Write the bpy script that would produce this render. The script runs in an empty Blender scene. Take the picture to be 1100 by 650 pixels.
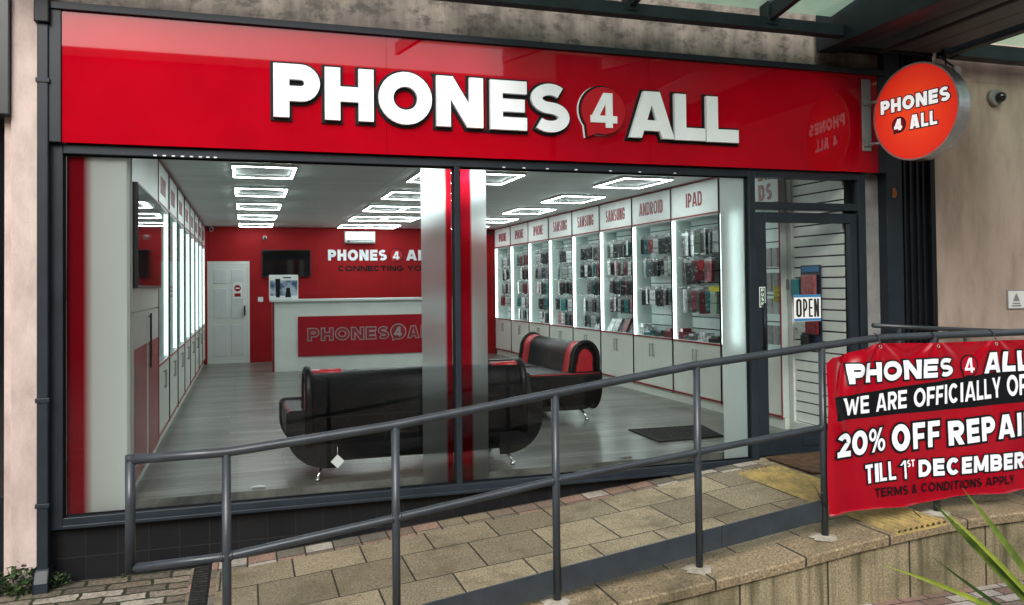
import bpy, math, random
from mathutils import Vector, Matrix
from mathutils.geometry import delaunay_2d_cdt
random.seed(11)
S = bpy.context.scene
COL = S.collection
R = math.radians
PI = math.pi

# ------------------------------------------------------------------ materials
def newmat(name):
    m = bpy.data.materials.new(name); m.use_nodes = True
    return m, m.node_tree.nodes, m.node_tree.links

def mat(name, col, rough=.5, metal=0., var=.12, nscale=6., bump=0., bscale=60., coat=0., col2=None, stretch=(1, 1, 1), spec=None, lo=.35, hi=.7, rvar=.0):
    """plain surface with two octaves of tone variation and an optional fine bump"""
    m, n, l = newmat(name)
    b = n['Principled BSDF']
    b.inputs['Roughness'].default_value = rough
    b.inputs['Metallic'].default_value = metal
    if coat: b.inputs['Coat Weight'].default_value = coat; b.inputs['Coat Roughness'].default_value = .012
    if spec is not None: b.inputs['Specular IOR Level'].default_value = spec
    tc = n.new('ShaderNodeTexCoord'); mp = n.new('ShaderNodeMapping'); mp.inputs['Scale'].default_value = stretch
    l.new(tc.outputs['Object'], mp.inputs[0])
    nz = n.new('ShaderNodeTexNoise'); nz.inputs['Scale'].default_value = nscale; nz.inputs['Detail'].default_value = 6
    nz.inputs['Roughness'].default_value = .62
    l.new(mp.outputs[0], nz.inputs['Vector'])
    cr = n.new('ShaderNodeValToRGB')
    c2 = col2 if col2 else tuple(c*(1-var*2.2) for c in col)
    cr.color_ramp.elements[0].position = lo; cr.color_ramp.elements[1].position = hi
    cr.color_ramp.elements[0].color = (*c2, 1); cr.color_ramp.elements[1].color = (*[min(1, c*(1+var*.4)) for c in col], 1)
    l.new(nz.outputs[0], cr.inputs[0]); l.new(cr.outputs[0], b.inputs['Base Color'])
    if rvar:
        mr = n.new('ShaderNodeMapRange'); mr.inputs[3].default_value = max(.02, rough-rvar); mr.inputs[4].default_value = rough+rvar
        l.new(nz.outputs[0], mr.inputs[0]); l.new(mr.outputs[0], b.inputs['Roughness'])
    if bump:
        n2 = n.new('ShaderNodeTexNoise'); n2.inputs['Scale'].default_value = bscale; n2.inputs['Detail'].default_value = 5
        l.new(mp.outputs[0], n2.inputs['Vector'])
        bp = n.new('ShaderNodeBump'); bp.inputs['Strength'].default_value = bump; bp.inputs['Distance'].default_value = .01
        l.new(n2.outputs[0], bp.inputs['Height']); l.new(bp.outputs[0], b.inputs['Normal'])
    return m

def emis(name, col, s):
    m, n, l = newmat(name); n.remove(n['Principled BSDF'])
    e = n.new('ShaderNodeEmission'); e.inputs[0].default_value = (*col, 1); e.inputs[1].default_value = s
    l.new(e.outputs[0], n['Material Output'].inputs[0]); return m

def bricks(name, cols, mortar, bw, bh, ms, axes='xy', off=.5, rough=.8, bump=.6, grain=.5, gscale=120, var=.25, stain=.5, stain_col=(.03, .03, .022), shift=(0, 0), squash=1., wob=0., streak=0.):
    m, n, l = newmat(name); b = n['Principled BSDF']
    tc = n.new('ShaderNodeTexCoord')
    sx = n.new('ShaderNodeSeparateXYZ'); l.new(tc.outputs['Object'], sx.inputs[0])
    cx = n.new('ShaderNodeCombineXYZ')
    l.new(sx.outputs['xyz'.index(axes[0])], cx.inputs[0]); l.new(sx.outputs['xyz'.index(axes[1])], cx.inputs[1])
    mp = n.new('ShaderNodeMapping'); mp.inputs['Location'].default_value = (shift[0], shift[1], 0)
    l.new(cx.outputs[0], mp.inputs[0])
    vec = mp.outputs[0]
    if wob:
        nw = n.new('ShaderNodeTexNoise'); nw.inputs['Scale'].default_value = 7; l.new(vec, nw.inputs['Vector'])
        vm = n.new('ShaderNodeVectorMath'); vm.operation = 'MULTIPLY_ADD'
        vm.inputs[1].default_value = (wob, wob, 0); l.new(nw.outputs['Color'], vm.inputs[0]); l.new(vec, vm.inputs[2]); vec = vm.outputs[0]
    bt = n.new('ShaderNodeTexBrick'); bt.offset = off; bt.squash = squash
    bt.inputs['Scale'].default_value = 1; bt.inputs['Brick Width'].default_value = bw; bt.inputs['Row Height'].default_value = bh
    bt.inputs['Mortar Size'].default_value = ms; bt.inputs['Mortar Smooth'].default_value = .25; bt.inputs['Bias'].default_value = 0
    bt.inputs['Color1'].default_value = (0, 0, 0, 1); bt.inputs['Color2'].default_value = (1, 1, 1, 1); bt.inputs['Mortar'].default_value = (.5, .5, .5, 1)
    l.new(vec, bt.inputs['Vector'])
    cr = n.new('ShaderNodeValToRGB'); cr.color_ramp.interpolation = 'CONSTANT' if len(cols) > 2 else 'LINEAR'
    els = cr.color_ramp.elements
    while len(els) < len(cols): els.new(.5)
    for i, c in enumerate(cols):
        els[i].position = i/len(cols) if len(cols) > 2 else i; els[i].color = (*c, 1)
    l.new(bt.outputs['Color'], cr.inputs[0])
    # grain + stains
    g = n.new('ShaderNodeTexNoise'); g.inputs['Scale'].default_value = gscale; g.inputs['Detail'].default_value = 4; l.new(tc.outputs['Object'], g.inputs['Vector'])
    gm = n.new('ShaderNodeMapRange'); gm.inputs[1].default_value = .3; gm.inputs[2].default_value = .7; gm.inputs[3].default_value = 1-grain; gm.inputs[4].default_value = 1+grain*.8
    l.new(g.outputs[0], gm.inputs[0])
    mu = n.new('ShaderNodeMix'); mu.data_type = 'RGBA'; mu.blend_type = 'MULTIPLY'; mu.inputs[0].default_value = 1
    l.new(cr.outputs[0], mu.inputs[6]); l.new(gm.outputs[0], mu.inputs[7])
    s = n.new('ShaderNodeTexNoise'); s.inputs['Scale'].default_value = 2.3; s.inputs['Detail'].default_value = 8; s.inputs['Roughness'].default_value = .7; l.new(tc.outputs['Object'], s.inputs['Vector'])
    sm = n.new('ShaderNodeMapRange'); sm.inputs[1].default_value = .48; sm.inputs[2].default_value = .75; sm.inputs[3].default_value = 0; sm.inputs[4].default_value = stain
    l.new(s.outputs[0], sm.inputs[0])
    m2 = n.new('ShaderNodeMix'); m2.data_type = 'RGBA'; l.new(sm.outputs[0], m2.inputs[0]); l.new(mu.outputs[2], m2.inputs[6]); m2.inputs[7].default_value = (*stain_col, 1)
    if streak:
        ms_ = n.new('ShaderNodeMapping'); ms_.inputs['Scale'].default_value = (9, 1, .55); l.new(tc.outputs['Object'], ms_.inputs[0])
        k_ = n.new('ShaderNodeTexNoise'); k_.inputs['Scale'].default_value = 1.6; k_.inputs['Detail'].default_value = 7; l.new(ms_.outputs[0], k_.inputs['Vector'])
        kr = n.new('ShaderNodeMapRange'); kr.inputs[1].default_value = .46; kr.inputs[2].default_value = .68; kr.inputs[4].default_value = streak; l.new(k_.outputs[0], kr.inputs[0])
        m5 = n.new('ShaderNodeMix'); m5.data_type = 'RGBA'; l.new(kr.outputs[0], m5.inputs[0]); l.new(m2.outputs[2], m5.inputs[6]); m5.inputs[7].default_value = (*stain_col, 1); m2 = m5
    m3 = n.new('ShaderNodeMix'); m3.data_type = 'RGBA'; l.new(bt.outputs['Fac'], m3.inputs[0]); l.new(m2.outputs[2], m3.inputs[6]); m3.inputs[7].default_value = (*mortar, 1)
    l.new(m3.outputs[2], b.inputs['Base Color']); b.inputs['Roughness'].default_value = rough
    hm = n.new('ShaderNodeMath'); hm.operation = 'MULTIPLY_ADD'; hm.inputs[1].default_value = -1.0; l.new(bt.outputs['Fac'], hm.inputs[0]); 
    gg = n.new('ShaderNodeMath'); gg.operation = 'MULTIPLY'; gg.inputs[1].default_value = .35; l.new(g.outputs[0], gg.inputs[0]); l.new(gg.outputs[0], hm.inputs[2])
    bp = n.new('ShaderNodeBump'); bp.inputs['Strength'].default_value = bump; bp.inputs['Distance'].default_value = .008
    l.new(hm.outputs[0], bp.inputs['Height']); l.new(bp.outputs[0], b.inputs['Normal'])
    return m

M = {}
M['red_gloss'] = mat('red_gloss', (.43, .0006, .010), .02, var=.10, nscale=.9, coat=.1)
M['red_paint'] = mat('red_paint', (.34, .005, .009), .6, var=.06, nscale=1.2, spec=.2)
M['red_satin'] = mat('red_satin', (.36, .006, .016), .25, var=.05)
M['red_trim'] = mat('red_trim', (.30, .008, .02), .4)
M['white_letter'] = mat('white_letter', (.90, .94, .99), .3, var=.03)
M['black_edge'] = mat('black_edge', (.005, .006, .008), .5, spec=.2)
M['bubble_red'] = mat('bubble_red', (.48, .01, .018), .25, var=.04)
M['frame'] = mat('frame', (.016, .024, .033), .42, spec=.35, var=.14, nscale=3, bump=.03, rvar=.08)
M['frame_dark'] = mat('frame_dark', (.006, .008, .012), .45, spec=.3, var=.15, nscale=4, rvar=.08)
M['canopy_steel'] = mat('canopy_steel', (.016, .026, .035), .45, spec=.35, var=.2, nscale=5, bump=.04)
M['soffit'] = mat('soffit', (.085, .092, .098), .5, var=.15, nscale=2)
M['rail'] = mat('rail', (.042, .052, .062), .33, metal=.1, var=.12, nscale=9, bump=.04, rvar=.08)
M['chrome'] = mat('chrome', (.7, .7, .7), .12, metal=1, var=.05)
M['steel'] = mat('steel', (.52, .53, .54), .30, metal=.75, var=.12, nscale=12)
M['grey_plastic'] = mat('grey_plastic', (.30, .30, .30), .5)
M['white_plastic'] = mat('white_plastic', (.68, .70, .70), .35, var=.03)
M['white_wall'] = mat('white_wall', (.76, .78, .75), .5, var=.05, nscale=1.5)
M['cabinet'] = mat('cabinet', (.74, .76, .70), .35, var=.04, nscale=2)
M['niche'] = mat('niche', (.64, .72, .70), .45, var=.05)
M['ceiling'] = None
M['black_screen'] = mat('black_screen', (.006, .007, .008), .04, var=.02, spec=.8)
M['black_plastic'] = mat('black_plastic', (.012, .012, .013), .4)
M['leather'] = mat('leather', (.005, .0055, .007), .42, spec=.3, var=.25, nscale=7, bump=.35, bscale=55, rvar=.08)
M['red_leather'] = mat('red_leather', (.52, .018, .03), .38, var=.12, nscale=7, bump=.3, bscale=55)
M['seat_dark'] = mat('seat_dark', (.02, .02, .023), .42, var=.2, nscale=9, bump=.3)
M['mat_brown'] = mat('mat_brown', (.16, .085, .038), .95, var=.3, nscale=14, bump=.9, bscale=260)
M['mat_black'] = mat('mat_black', (.015, .016, .017), .95, var=.2, bump=.8, bscale=200)
M['concrete_pink'] = mat('concrete_pink', (.50, .395, .325), .85, col2=(.34, .265, .215), nscale=2.4, stretch=(1.6, 1, .55), bump=.5, bscale=90, lo=.3, hi=.62)
M['concrete_pale'] = mat('concrete_pale', (.56, .46, .42), .85, col2=(.36, .28, .25), nscale=4, stretch=(1, 1, .5), bump=.5, bscale=90, lo=.28, hi=.6)
M['green_leaf'] = mat('green_leaf', (.13, .19, .03), .42, col2=(.04, .085, .012), nscale=9, stretch=(1, 1, 1), lo=.35, hi=.62)
M['green_dark'] = mat('green_dark', (.045, .085, .02), .5, col2=(.02, .04, .01), nscale=12)
M['green_tip'] = mat('green_tip', (.36, .42, .06), .42, col2=(.16, .24, .03), nscale=9)
M['weed'] = mat('weed', (.045, .085, .022), .6, col2=(.015, .03, .008), nscale=30)
M['tarmac'] = mat('tarmac', (.05, .055, .06), .6, var=.3, nscale=60, bump=.8, bscale=150)
M['rust'] = mat('rust', (.32, .11, .02), .8)
M['drain'] = mat('drain', (.022, .022, .02), .6, var=.4, nscale=25, bump=.6)
M['mortar_pad'] = mat('mortar_pad', (.46, .43, .36), .9, col2=(.25, .22, .17), nscale=14, bump=.7, bscale=80)
M['sticker_green'] = mat('sticker_green', (.01, .10, .055), .4)
M['sticker_blue'] = mat('sticker_blue', (.03, .22, .50), .4)
M['white_print'] = mat('white_print', (.88, .90, .89), .4, var=.03)
M['black_print'] = mat('black_print', (.008, .007, .009), .6)
M['led'] = emis('led', (.90, 1.0, .985), 46.)
M['led_strip'] = emis('led_strip', (.86, 1., .97), 11.)
M['led_strip_far'] = emis('led_strip_far', (.86, 1., .98), 2.6)

def stained_concrete():
    m, n, l = newmat('stained_concrete'); b = n['Principled BSDF']; b.inputs['Roughness'].default_value = .88
    tc = n.new('ShaderNodeTexCoord')
    def noise(scale, st, det=6):
        mp = n.new('ShaderNodeMapping'); mp.inputs['Scale'].default_value = st; l.new(tc.outputs['Object'], mp.inputs[0])
        z = n.new('ShaderNodeTexNoise'); z.inputs['Scale'].default_value = scale; z.inputs['Detail'].default_value = det; z.inputs['Roughness'].default_value = .65
        l.new(mp.outputs[0], z.inputs['Vector']); return z
    a = noise(2.6, (1.3, 1, .8)); st = noise(7, (1.6, 1, .16)); sp = noise(6, (1, 1, 1.4), 9)
    r1 = n.new('ShaderNodeValToRGB'); e = r1.color_ramp.elements
    e[0].position = .3; e[0].color = (.065, .060, .05, 1); e[1].position = .66; e[1].color = (.30, .265, .225, 1)
    l.new(a.outputs[0], r1.inputs[0])
    r2 = n.new('ShaderNodeValToRGB'); e = r2.color_ramp.elements; e[0].position = .35; e[0].color = (.42, .42, .42, 1); e[1].position = .66; e[1].color = (1.25, 1.2, 1.15, 1)
    l.new(st.outputs[0], r2.inputs[0])
    mu = n.new('ShaderNodeMix'); mu.data_type = 'RGBA'; mu.blend_type = 'MULTIPLY'; mu.inputs[0].default_value = .5
    l.new(r1.outputs[0], mu.inputs[6]); l.new(r2.outputs[0], mu.inputs[7])
    r3 = n.new('ShaderNodeValToRGB'); e = r3.color_ramp.elements; e[0].position = .5; e[0].color = (0, 0, 0, 1); e[1].position = .62; e[1].color = (.75, .75, .75, 1)
    l.new(sp.outputs[0], r3.inputs[0])
    m2 = n.new('ShaderNodeMix'); m2.data_type = 'RGBA'; l.new(r3.outputs[0], m2.inputs[0]); l.new(mu.outputs[2], m2.inputs[6]); m2.inputs[7].default_value = (.04, .038, .03, 1)
    l.new(m2.outputs[2], b.inputs['Base Color'])
    bp = n.new('ShaderNodeBump'); bp.inputs['Strength'].default_value = .5; bp.inputs['Distance'].default_value = .01
    fz = noise(90, (1, 1, 1)); l.new(fz.outputs[0], bp.inputs['Height']); l.new(bp.outputs[0], b.inputs['Normal'])
    return m
M['concrete_band'] = stained_concrete()

M['slabs'] = bricks('slabs', [(.20, .168, .108), (.345, .29, .185)], (.035, .028, .018), .475, .52, .007, off=.5, bump=.5, grain=.62, gscale=95, stain=1., stain_col=(.10, .08, .045), shift=(.30, .03), wob=.0)
M['border'] = bricks('border', [(.20, .15, .11), (.30, .19, .14), (.16, .14, .11), (.42, .38, .32), (.24, .20, .13)], (.03, .025, .018), .20, .17, .007, off=0, bump=.6, grain=.45, gscale=70, stain=.6, shift=(0, .24))
M['flags'] = bricks('flags', [(.17, .14, .10), (.24, .20, .15), (.12, .10, .075), (.36, .32, .26)], (.022, .026, .012), .27, .125, .012, off=.43, bump=1., grain=.5, gscale=45, stain=.8, stain_col=(.05, .055, .025), wob=.05)
M['pavers'] = bricks('pavers', [(.23, .15, .12), (.30, .19, .15), (.20, .16, .13), (.42, .38, .34)], (.03, .027, .02), .20, .10, .006, off=.5, bump=.6, grain=.4, gscale=70, stain=.5)
M['plaza'] = bricks('plaza', [(.26, .22, .18), (.33, .28, .23)], (.05, .045, .035), .4, .4, .008, grain=.4, gscale=60)
M['riser'] = bricks('riser', [(.004, .005, .007), (.007, .008, .010)], (.018, .018, .017), .20, .21, .003, axes='xz', off=0, rough=.5, bump=.3, grain=.2, stain=.5, stain_col=(.012, .010, .008), shift=(.06, .12))
M['wall_block'] = bricks('wall_block', [(.25, .21, .125), (.34, .29, .18)], (.035, .028, .018), .62, 2.0, .008, axes='xz', off=0, bump=.6, grain=.5, gscale=85, stain=1., stain_col=(.06, .056, .026), streak=.85, shift=(.12, 1.))
M['coping'] = bricks('coping', [(.235, .18, .105), (.31, .24, .145)], (.03, .025, .016), .62, 3.0, .008, axes='xy', off=0, bump=.6, grain=.6, gscale=70, stain=1., stain_col=(.06, .052, .026), shift=(.3, 1.6))
M['tactile'] = mat('tactile', (.47, .345, .12), .8, col2=(.21, .17, .08), nscale=9, bump=.6, bscale=80, lo=.3, hi=.6)

def wood_floor():
    m, n, l = newmat('laminate'); b = n['Principled BSDF']; b.inputs['Roughness'].default_value = .30; b.inputs['Specular IOR Level'].default_value = .38
    tc = n.new('ShaderNodeTexCoord')
    bt = n.new('ShaderNodeTexBrick'); bt.offset = .37; bt.inputs['Brick Width'].default_value = 1.3; bt.inputs['Row Height'].default_value = .19; bt.inputs['Scale'].default_value = 1
    bt.inputs['Mortar Size'].default_value = .003; bt.inputs['Color1'].default_value = (.60, .60, .60, 1); bt.inputs['Color2'].default_value = (1.15, 1.15, 1.15, 1); bt.inputs['Mortar'].default_value = (.3, .3, .3, 1)
    l.new(tc.outputs['Object'], bt.inputs['Vector'])
    mp = n.new('ShaderNodeMapping'); mp.inputs['Scale'].default_value = (.9, 13, 1); l.new(tc.outputs['Object'], mp.inputs[0])
    z = n.new('ShaderNodeTexNoise'); z.inputs['Scale'].default_value = 2.2; z.inputs['Detail'].default_value = 8; z.inputs['Roughness'].default_value = .7; z.inputs['Distortion'].default_value = .6; l.new(mp.outputs[0], z.inputs['Vector'])
    cr = n.new('ShaderNodeValToRGB'); e = cr.color_ramp.elements; e[0].position = .3; e[0].color = (.05, .052, .048, 1); e[1].position = .66; e[1].color = (.27, .275, .25, 1)
    l.new(z.outputs[0], cr.inputs[0])
    mu = n.new('ShaderNodeMix'); mu.data_type = 'RGBA'; mu.blend_type = 'MULTIPLY'; mu.inputs[0].default_value = 1
    l.new(cr.outputs[0], mu.inputs[6]); l.new(bt.outputs['Color'], mu.inputs[7]); l.new(mu.outputs[2], b.inputs['Base Color'])
    return m
M['laminate'] = wood_floor()

def ceiling_mat():
    m, n, l = newmat('ceiling_panels'); b = n['Principled BSDF']; b.inputs['Roughness'].default_value = .6
    tc = n.new('ShaderNodeTexCoord')
    w = n.new('ShaderNodeTexBrick'); w.offset = 0; w.inputs['Scale'].default_value = 1; w.inputs['Brick Width'].default_value = 3.0; w.inputs['Row Height'].default_value = .25
    w.inputs['Mortar Size'].default_value = .004; w.inputs['Color1'].default_value = (.60, .62, .61, 1); w.inputs['Color2'].default_value = (.66, .68, .67, 1); w.inputs['Mortar'].default_value = (.36, .38, .37, 1)
    l.new(tc.outputs['Object'], w.inputs['Vector']); l.new(w.outputs['Color'], b.inputs['Base Color'])
    return m
M['ceiling'] = ceiling_mat()

def glass_mat(name='window_glass', tint=(.93, .97, .96), refl=1.0, rough=.0):
    m, n, l = newmat(name); n.remove(n['Principled BSDF'])
    t = n.new('ShaderNodeBsdfTransparent'); t.inputs[0].default_value = (*tint, 1)
    g = n.new('ShaderNodeBsdfGlossy'); g.inputs['Roughness'].default_value = rough; g.inputs[0].default_value = (1, 1, 1, 1)
    fr = n.new('ShaderNodeFresnel'); fr.inputs[0].default_value = 1.45
    mu = n.new('ShaderNodeMath'); mu.operation = 'MULTIPLY'; mu.inputs[1].default_value = refl; l.new(fr.outputs[0], mu.inputs[0])
    mx = n.new('ShaderNodeMixShader'); l.new(mu.outputs[0], mx.inputs[0]); l.new(t.outputs[0], mx.inputs[1]); l.new(g.outputs[0], mx.inputs[2])
    l.new(mx.outputs[0], n['Material Output'].inputs[0]); return m
M['riser'].node_tree.nodes['Principled BSDF'].inputs['Specular IOR Level'].default_value = .25
M['glass'] = glass_mat(refl=.8)
M['cab_glass'] = glass_mat('cabinet_glass', (.80, .86, .85), .5)

def film_mat(name, x0, x1, stops, dif=.10, blur=.60):
    """printed window film: colour stops along world x, frosted (light is scattered through it)"""
    m, n, l = newmat(name); n.remove(n['Principled BSDF'])
    tc = n.new('ShaderNodeNewGeometry'); sx = n.new('ShaderNodeSeparateXYZ'); l.new(tc.outputs['Position'], sx.inputs[0])
    mr = n.new('ShaderNodeMapRange'); mr.inputs[1].default_value = x0; mr.inputs[2].default_value = x1; l.new(sx.outputs[0], mr.inputs[0])
    cr = n.new('ShaderNodeValToRGB'); els = cr.color_ramp.elements
    while len(els) < len(stops): els.new(.5)
    for i, (p, c) in enumerate(stops): els[i].position = p; els[i].color = (*c, 1)
    l.new(mr.outputs[0], cr.inputs[0])
    t = n.new('ShaderNodeBsdfTranslucent'); d = n.new('ShaderNodeBsdfDiffuse'); tr = n.new('ShaderNodeBsdfTransparent')
    l.new(cr.outputs[0], t.inputs[0]); l.new(cr.outputs[0], d.inputs[0]); l.new(cr.outputs[0], tr.inputs[0])
    a = n.new('ShaderNodeMixShader'); a.inputs[0].default_value = dif; l.new(t.outputs[0], a.inputs[1]); l.new(d.outputs[0], a.inputs[2])
    rf = n.new('ShaderNodeBsdfRefraction'); rf.inputs['Roughness'].default_value = .5; rf.inputs['IOR'].default_value = 1.12; l.new(cr.outputs[0], rf.inputs[0])
    c = n.new('ShaderNodeMixShader'); c.inputs[0].default_value = blur; l.new(a.outputs[0], c.inputs[1]); l.new(rf.outputs[0], c.inputs[2])
    l.new(c.outputs[0], n['Material Output'].inputs[0]); return m

def canopy_glass():
    m, n, l = newmat('canopy_glass'); n.remove(n['Principled BSDF'])
    t = n.new('ShaderNodeBsdfTranslucent'); t.inputs[0].default_value = (.34, .50, .38, 1)
    tr = n.new('ShaderNodeBsdfTransparent'); tr.inputs[0].default_value = (.48, .62, .51, 1)
    g = n.new('ShaderNodeBsdfGlossy'); g.inputs['Roughness'].default_value = .08
    a = n.new('ShaderNodeMixShader'); a.inputs[0].default_value = .45; l.new(t.outputs[0], a.inputs[1]); l.new(tr.outputs[0], a.inputs[2])
    c = n.new('ShaderNodeMixShader'); c.inputs[0].default_value = .1; l.new(a.outputs[0], c.inputs[1]); l.new(g.outputs[0], c.inputs[2])
    l.new(c.outputs[0], n['Material Output'].inputs[0]); return m
M['canopy_glass'] = canopy_glass()

# lit acrylic face of the round sign
def lit_face():
    m, n, l = newmat('lit_face'); b = n['Principled BSDF']
    b.inputs['Base Color'].default_value = (.60, .03, .012, 1); b.inputs['Roughness'].default_value = .25
    b.inputs['Emission Strength'].default_value = .62
    g_ = n.new('ShaderNodeNewGeometry'); vd = n.new('ShaderNodeVectorMath'); vd.operation = 'DISTANCE'; vd.inputs[1].default_value = (5.475, -.665, 2.955); l.new(g_.outputs['Position'], vd.inputs[0])
    cr = n.new('ShaderNodeValToRGB'); e = cr.color_ramp.elements; e[0].position = .10; e[0].color = (1, .075, .016, 1); e[1].position = .42; e[1].color = (.62, .012, .008, 1); l.new(vd.outputs['Value'], cr.inputs[0]); l.new(cr.outputs[0], b.inputs['Emission Color'])
    return m
M['lit_face'] = lit_face()
M['lit_white'] = mat('lit_white', (.85, .85, .85), .3, var=.01)
M['lit_white'].node_tree.nodes['Principled BSDF'].inputs['Emission Color'].default_value = (1, 1, 1, 1)
M['lit_white'].node_tree.nodes['Principled BSDF'].inputs['Emission Strength'].default_value = .6
M['banner'] = mat('banner', (.36, .0012, .011), .2, var=.10, nscale=2, bump=.05, bscale=14)
M['banner_back'] = M['banner']

# ------------------------------------------------------------------ object helpers
def wloc(o):
    v = Vector((0, 0, 0))
    while o is not None: v += o.location; o = o.parent
    return v

def thing(name, label, cat, loc=(0, 0, 0), group=None):
    o = bpy.data.objects.new(name, None); COL.objects.link(o); o.location = loc
    o.empty_display_size = .1
    o['label'] = label; o['category'] = cat
    if group: o['group'] = group
    return o

def tag(o, label, cat, group=None, kind=None):
    o['label'] = label; o['category'] = cat
    if group: o['group'] = group
    if kind: o['kind'] = kind
    return o

class MB:
    def __init__(s): s.v = []; s.f = []; s.m = []; s.sm = []
    def add(s, vs, fs, mi=0, smooth=False):
        k = len(s.v); s.v += [tuple(v) for v in vs]
        for f in fs: s.f.append([i+k for i in f]); s.m.append(mi); s.sm.append(smooth)
        return s
    def box(s, x0, x1, y0, y1, z0, z1, mi=0):
        v = [(x, y, z) for z in (z0, z1) for y in (y0, y1) for x in (x0, x1)]
        return s.add(v, [(0, 2, 3, 1), (4, 5, 7, 6), (0, 1, 5, 4), (2, 6, 7, 3), (0, 4, 6, 2), (1, 3, 7, 5)], mi)
    def obox(s, c, ux, uy, hx, hy, z0, z1, mi=0, tilt=0.):
        """box with free horizontal axis ux (unit 2D), centre c (x,y)"""
        v = []
        for z in (z0, z1):
            for b in (-1, 1):
                for a in (-1, 1):
                    v.append((c[0]+ux*a*hx-uy*b*hy, c[1]+uy*a*hx+ux*b*hy, z))
        return s.add(v, [(0, 2, 3, 1), (4, 5, 7, 6), (0, 1, 5, 4), (2, 6, 7, 3), (0, 4, 6, 2), (1, 3, 7, 5)], mi)
    def quad(s, a, b, c, d, mi=0): return s.add([a, b, c, d], [(0, 1, 2, 3)], mi)
    def prism(s, poly, axis, a, b, mi=0, smooth=False):
        """2D polygon extruded along axis; polygon coordinates are the two other axes in order"""
        def P(u, v, w):
            return {'x': (w, u, v), 'y': (u, w, v), 'z': (u, v, w)}[axis]
        n = len(poly); v = [P(p[0], p[1], a) for p in poly]+[P(p[0], p[1], b) for p in poly]
        s.add(v, [(i, (i+1) % n, n+(i+1) % n, n+i) for i in range(n)], mi, smooth)
        k = len(s.v)-2*n
        s.f.append(list(range(k, k+n))); s.m.append(mi); s.sm.append(False)
        s.f.append(list(range(k+n, k+2*n))[::-1]); s.m.append(mi); s.sm.append(False)
        return s
    def tube(s, pts, r, n=12, mi=0, cap=True, rr=None):
        pts = [Vector(p) for p in pts]; rings = []
        up = Vector((0, 0, 1)); prev = None
        for i, p in enumerate(pts):
            if i == 0: d = pts[1]-pts[0]
            elif i == len(pts)-1: d = pts[-1]-pts[-2]
            else: d = (pts[i+1]-p).normalized()+(p-pts[i-1]).normalized()
            d.normalize()
            if prev is None:
                a = d.orthogonal().normalized() if abs(d.z) > .95 else d.cross(up).normalized()
            else:
                a = (prev-d*prev.dot(d)).normalized()
            prev = a; b = d.cross(a)
            q = rr[i] if rr else r
            k = 1.
            if 0 < i < len(pts)-1:
                c = (pts[i+1]-p).normalized().dot((p-pts[i-1]).normalized()); k = 1/max(.5, math.sqrt((1+c)/2))
            rings.append([p+(a*math.cos(t)+b*math.sin(t))*q for t in [2*PI*j/n for j in range(n)]])
        k0 = len(s.v)
        for rg in rings: s.v += [tuple(v) for v in rg]
        for i in range(len(rings)-1):
            for j in range(n):
                s.f.append([k0+i*n+j, k0+i*n+(j+1) % n, k0+(i+1)*n+(j+1) % n, k0+(i+1)*n+j]); s.m.append(mi); s.sm.append(True)
        if cap:
            s.f.append([k0+j for j in range(n)][::-1]); s.m.append(mi); s.sm.append(False)
            s.f.append([k0+(len(rings)-1)*n+j for j in range(n)]); s.m.append(mi); s.sm.append(False)
        return s
    def ball(s, c, r, n=14, mi=0, sz=1.):
        vs = []; fs = []
        for i in range(n+1):
            th = PI*i/n
            for j in range(n): vs.append((c[0]+r*math.sin(th)*math.cos(2*PI*j/n), c[1]+r*math.sin(th)*math.sin(2*PI*j/n), c[2]+r*sz*math.cos(th)))
        for i in range(n):
            for j in range(n): fs.append((i*n+j, i*n+(j+1) % n, (i+1)*n+(j+1) % n, (i+1)*n+j))
        return s.add(vs, fs, mi, True)
    def build(s, name, mats, parent=None, bevel=0., seg=2, tagged=None):
        me = bpy.data.meshes.new(name)
        if not isinstance(mats, (list, tuple)): mats = [mats]
        if parent is not None: o = wloc(parent)
        else:
            xs = [v[0] for v in s.v]; ys = [v[1] for v in s.v]; zs = [v[2] for v in s.v]
            o = Vector(((min(xs)+max(xs))/2, (min(ys)+max(ys))/2, min(zs)))
        me.from_pydata([(v[0]-o.x, v[1]-o.y, v[2]-o.z) for v in s.v], [], s.f)
        for m_ in mats: me.materials.append(M[m_] if isinstance(m_, str) else m_)
        for p, mi, sm in zip(me.polygons, s.m, s.sm): p.material_index = mi; p.use_smooth = sm
        me.validate(); me.update()
        ob = bpy.data.objects.new(name, me); COL.objects.link(ob)
        if parent is not None: ob.parent = parent
        else: ob.location = o
        if bevel:
            b = ob.modifiers.new('bevel', 'BEVEL'); b.width = bevel; b.segments = seg; b.limit_method = 'ANGLE'; b.angle_limit = R(40)
            b.harden_normals = False
        return ob

def struct(name, mb, m):
    o = mb.build(name, m); o['kind'] = 'structure'; return o

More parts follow.
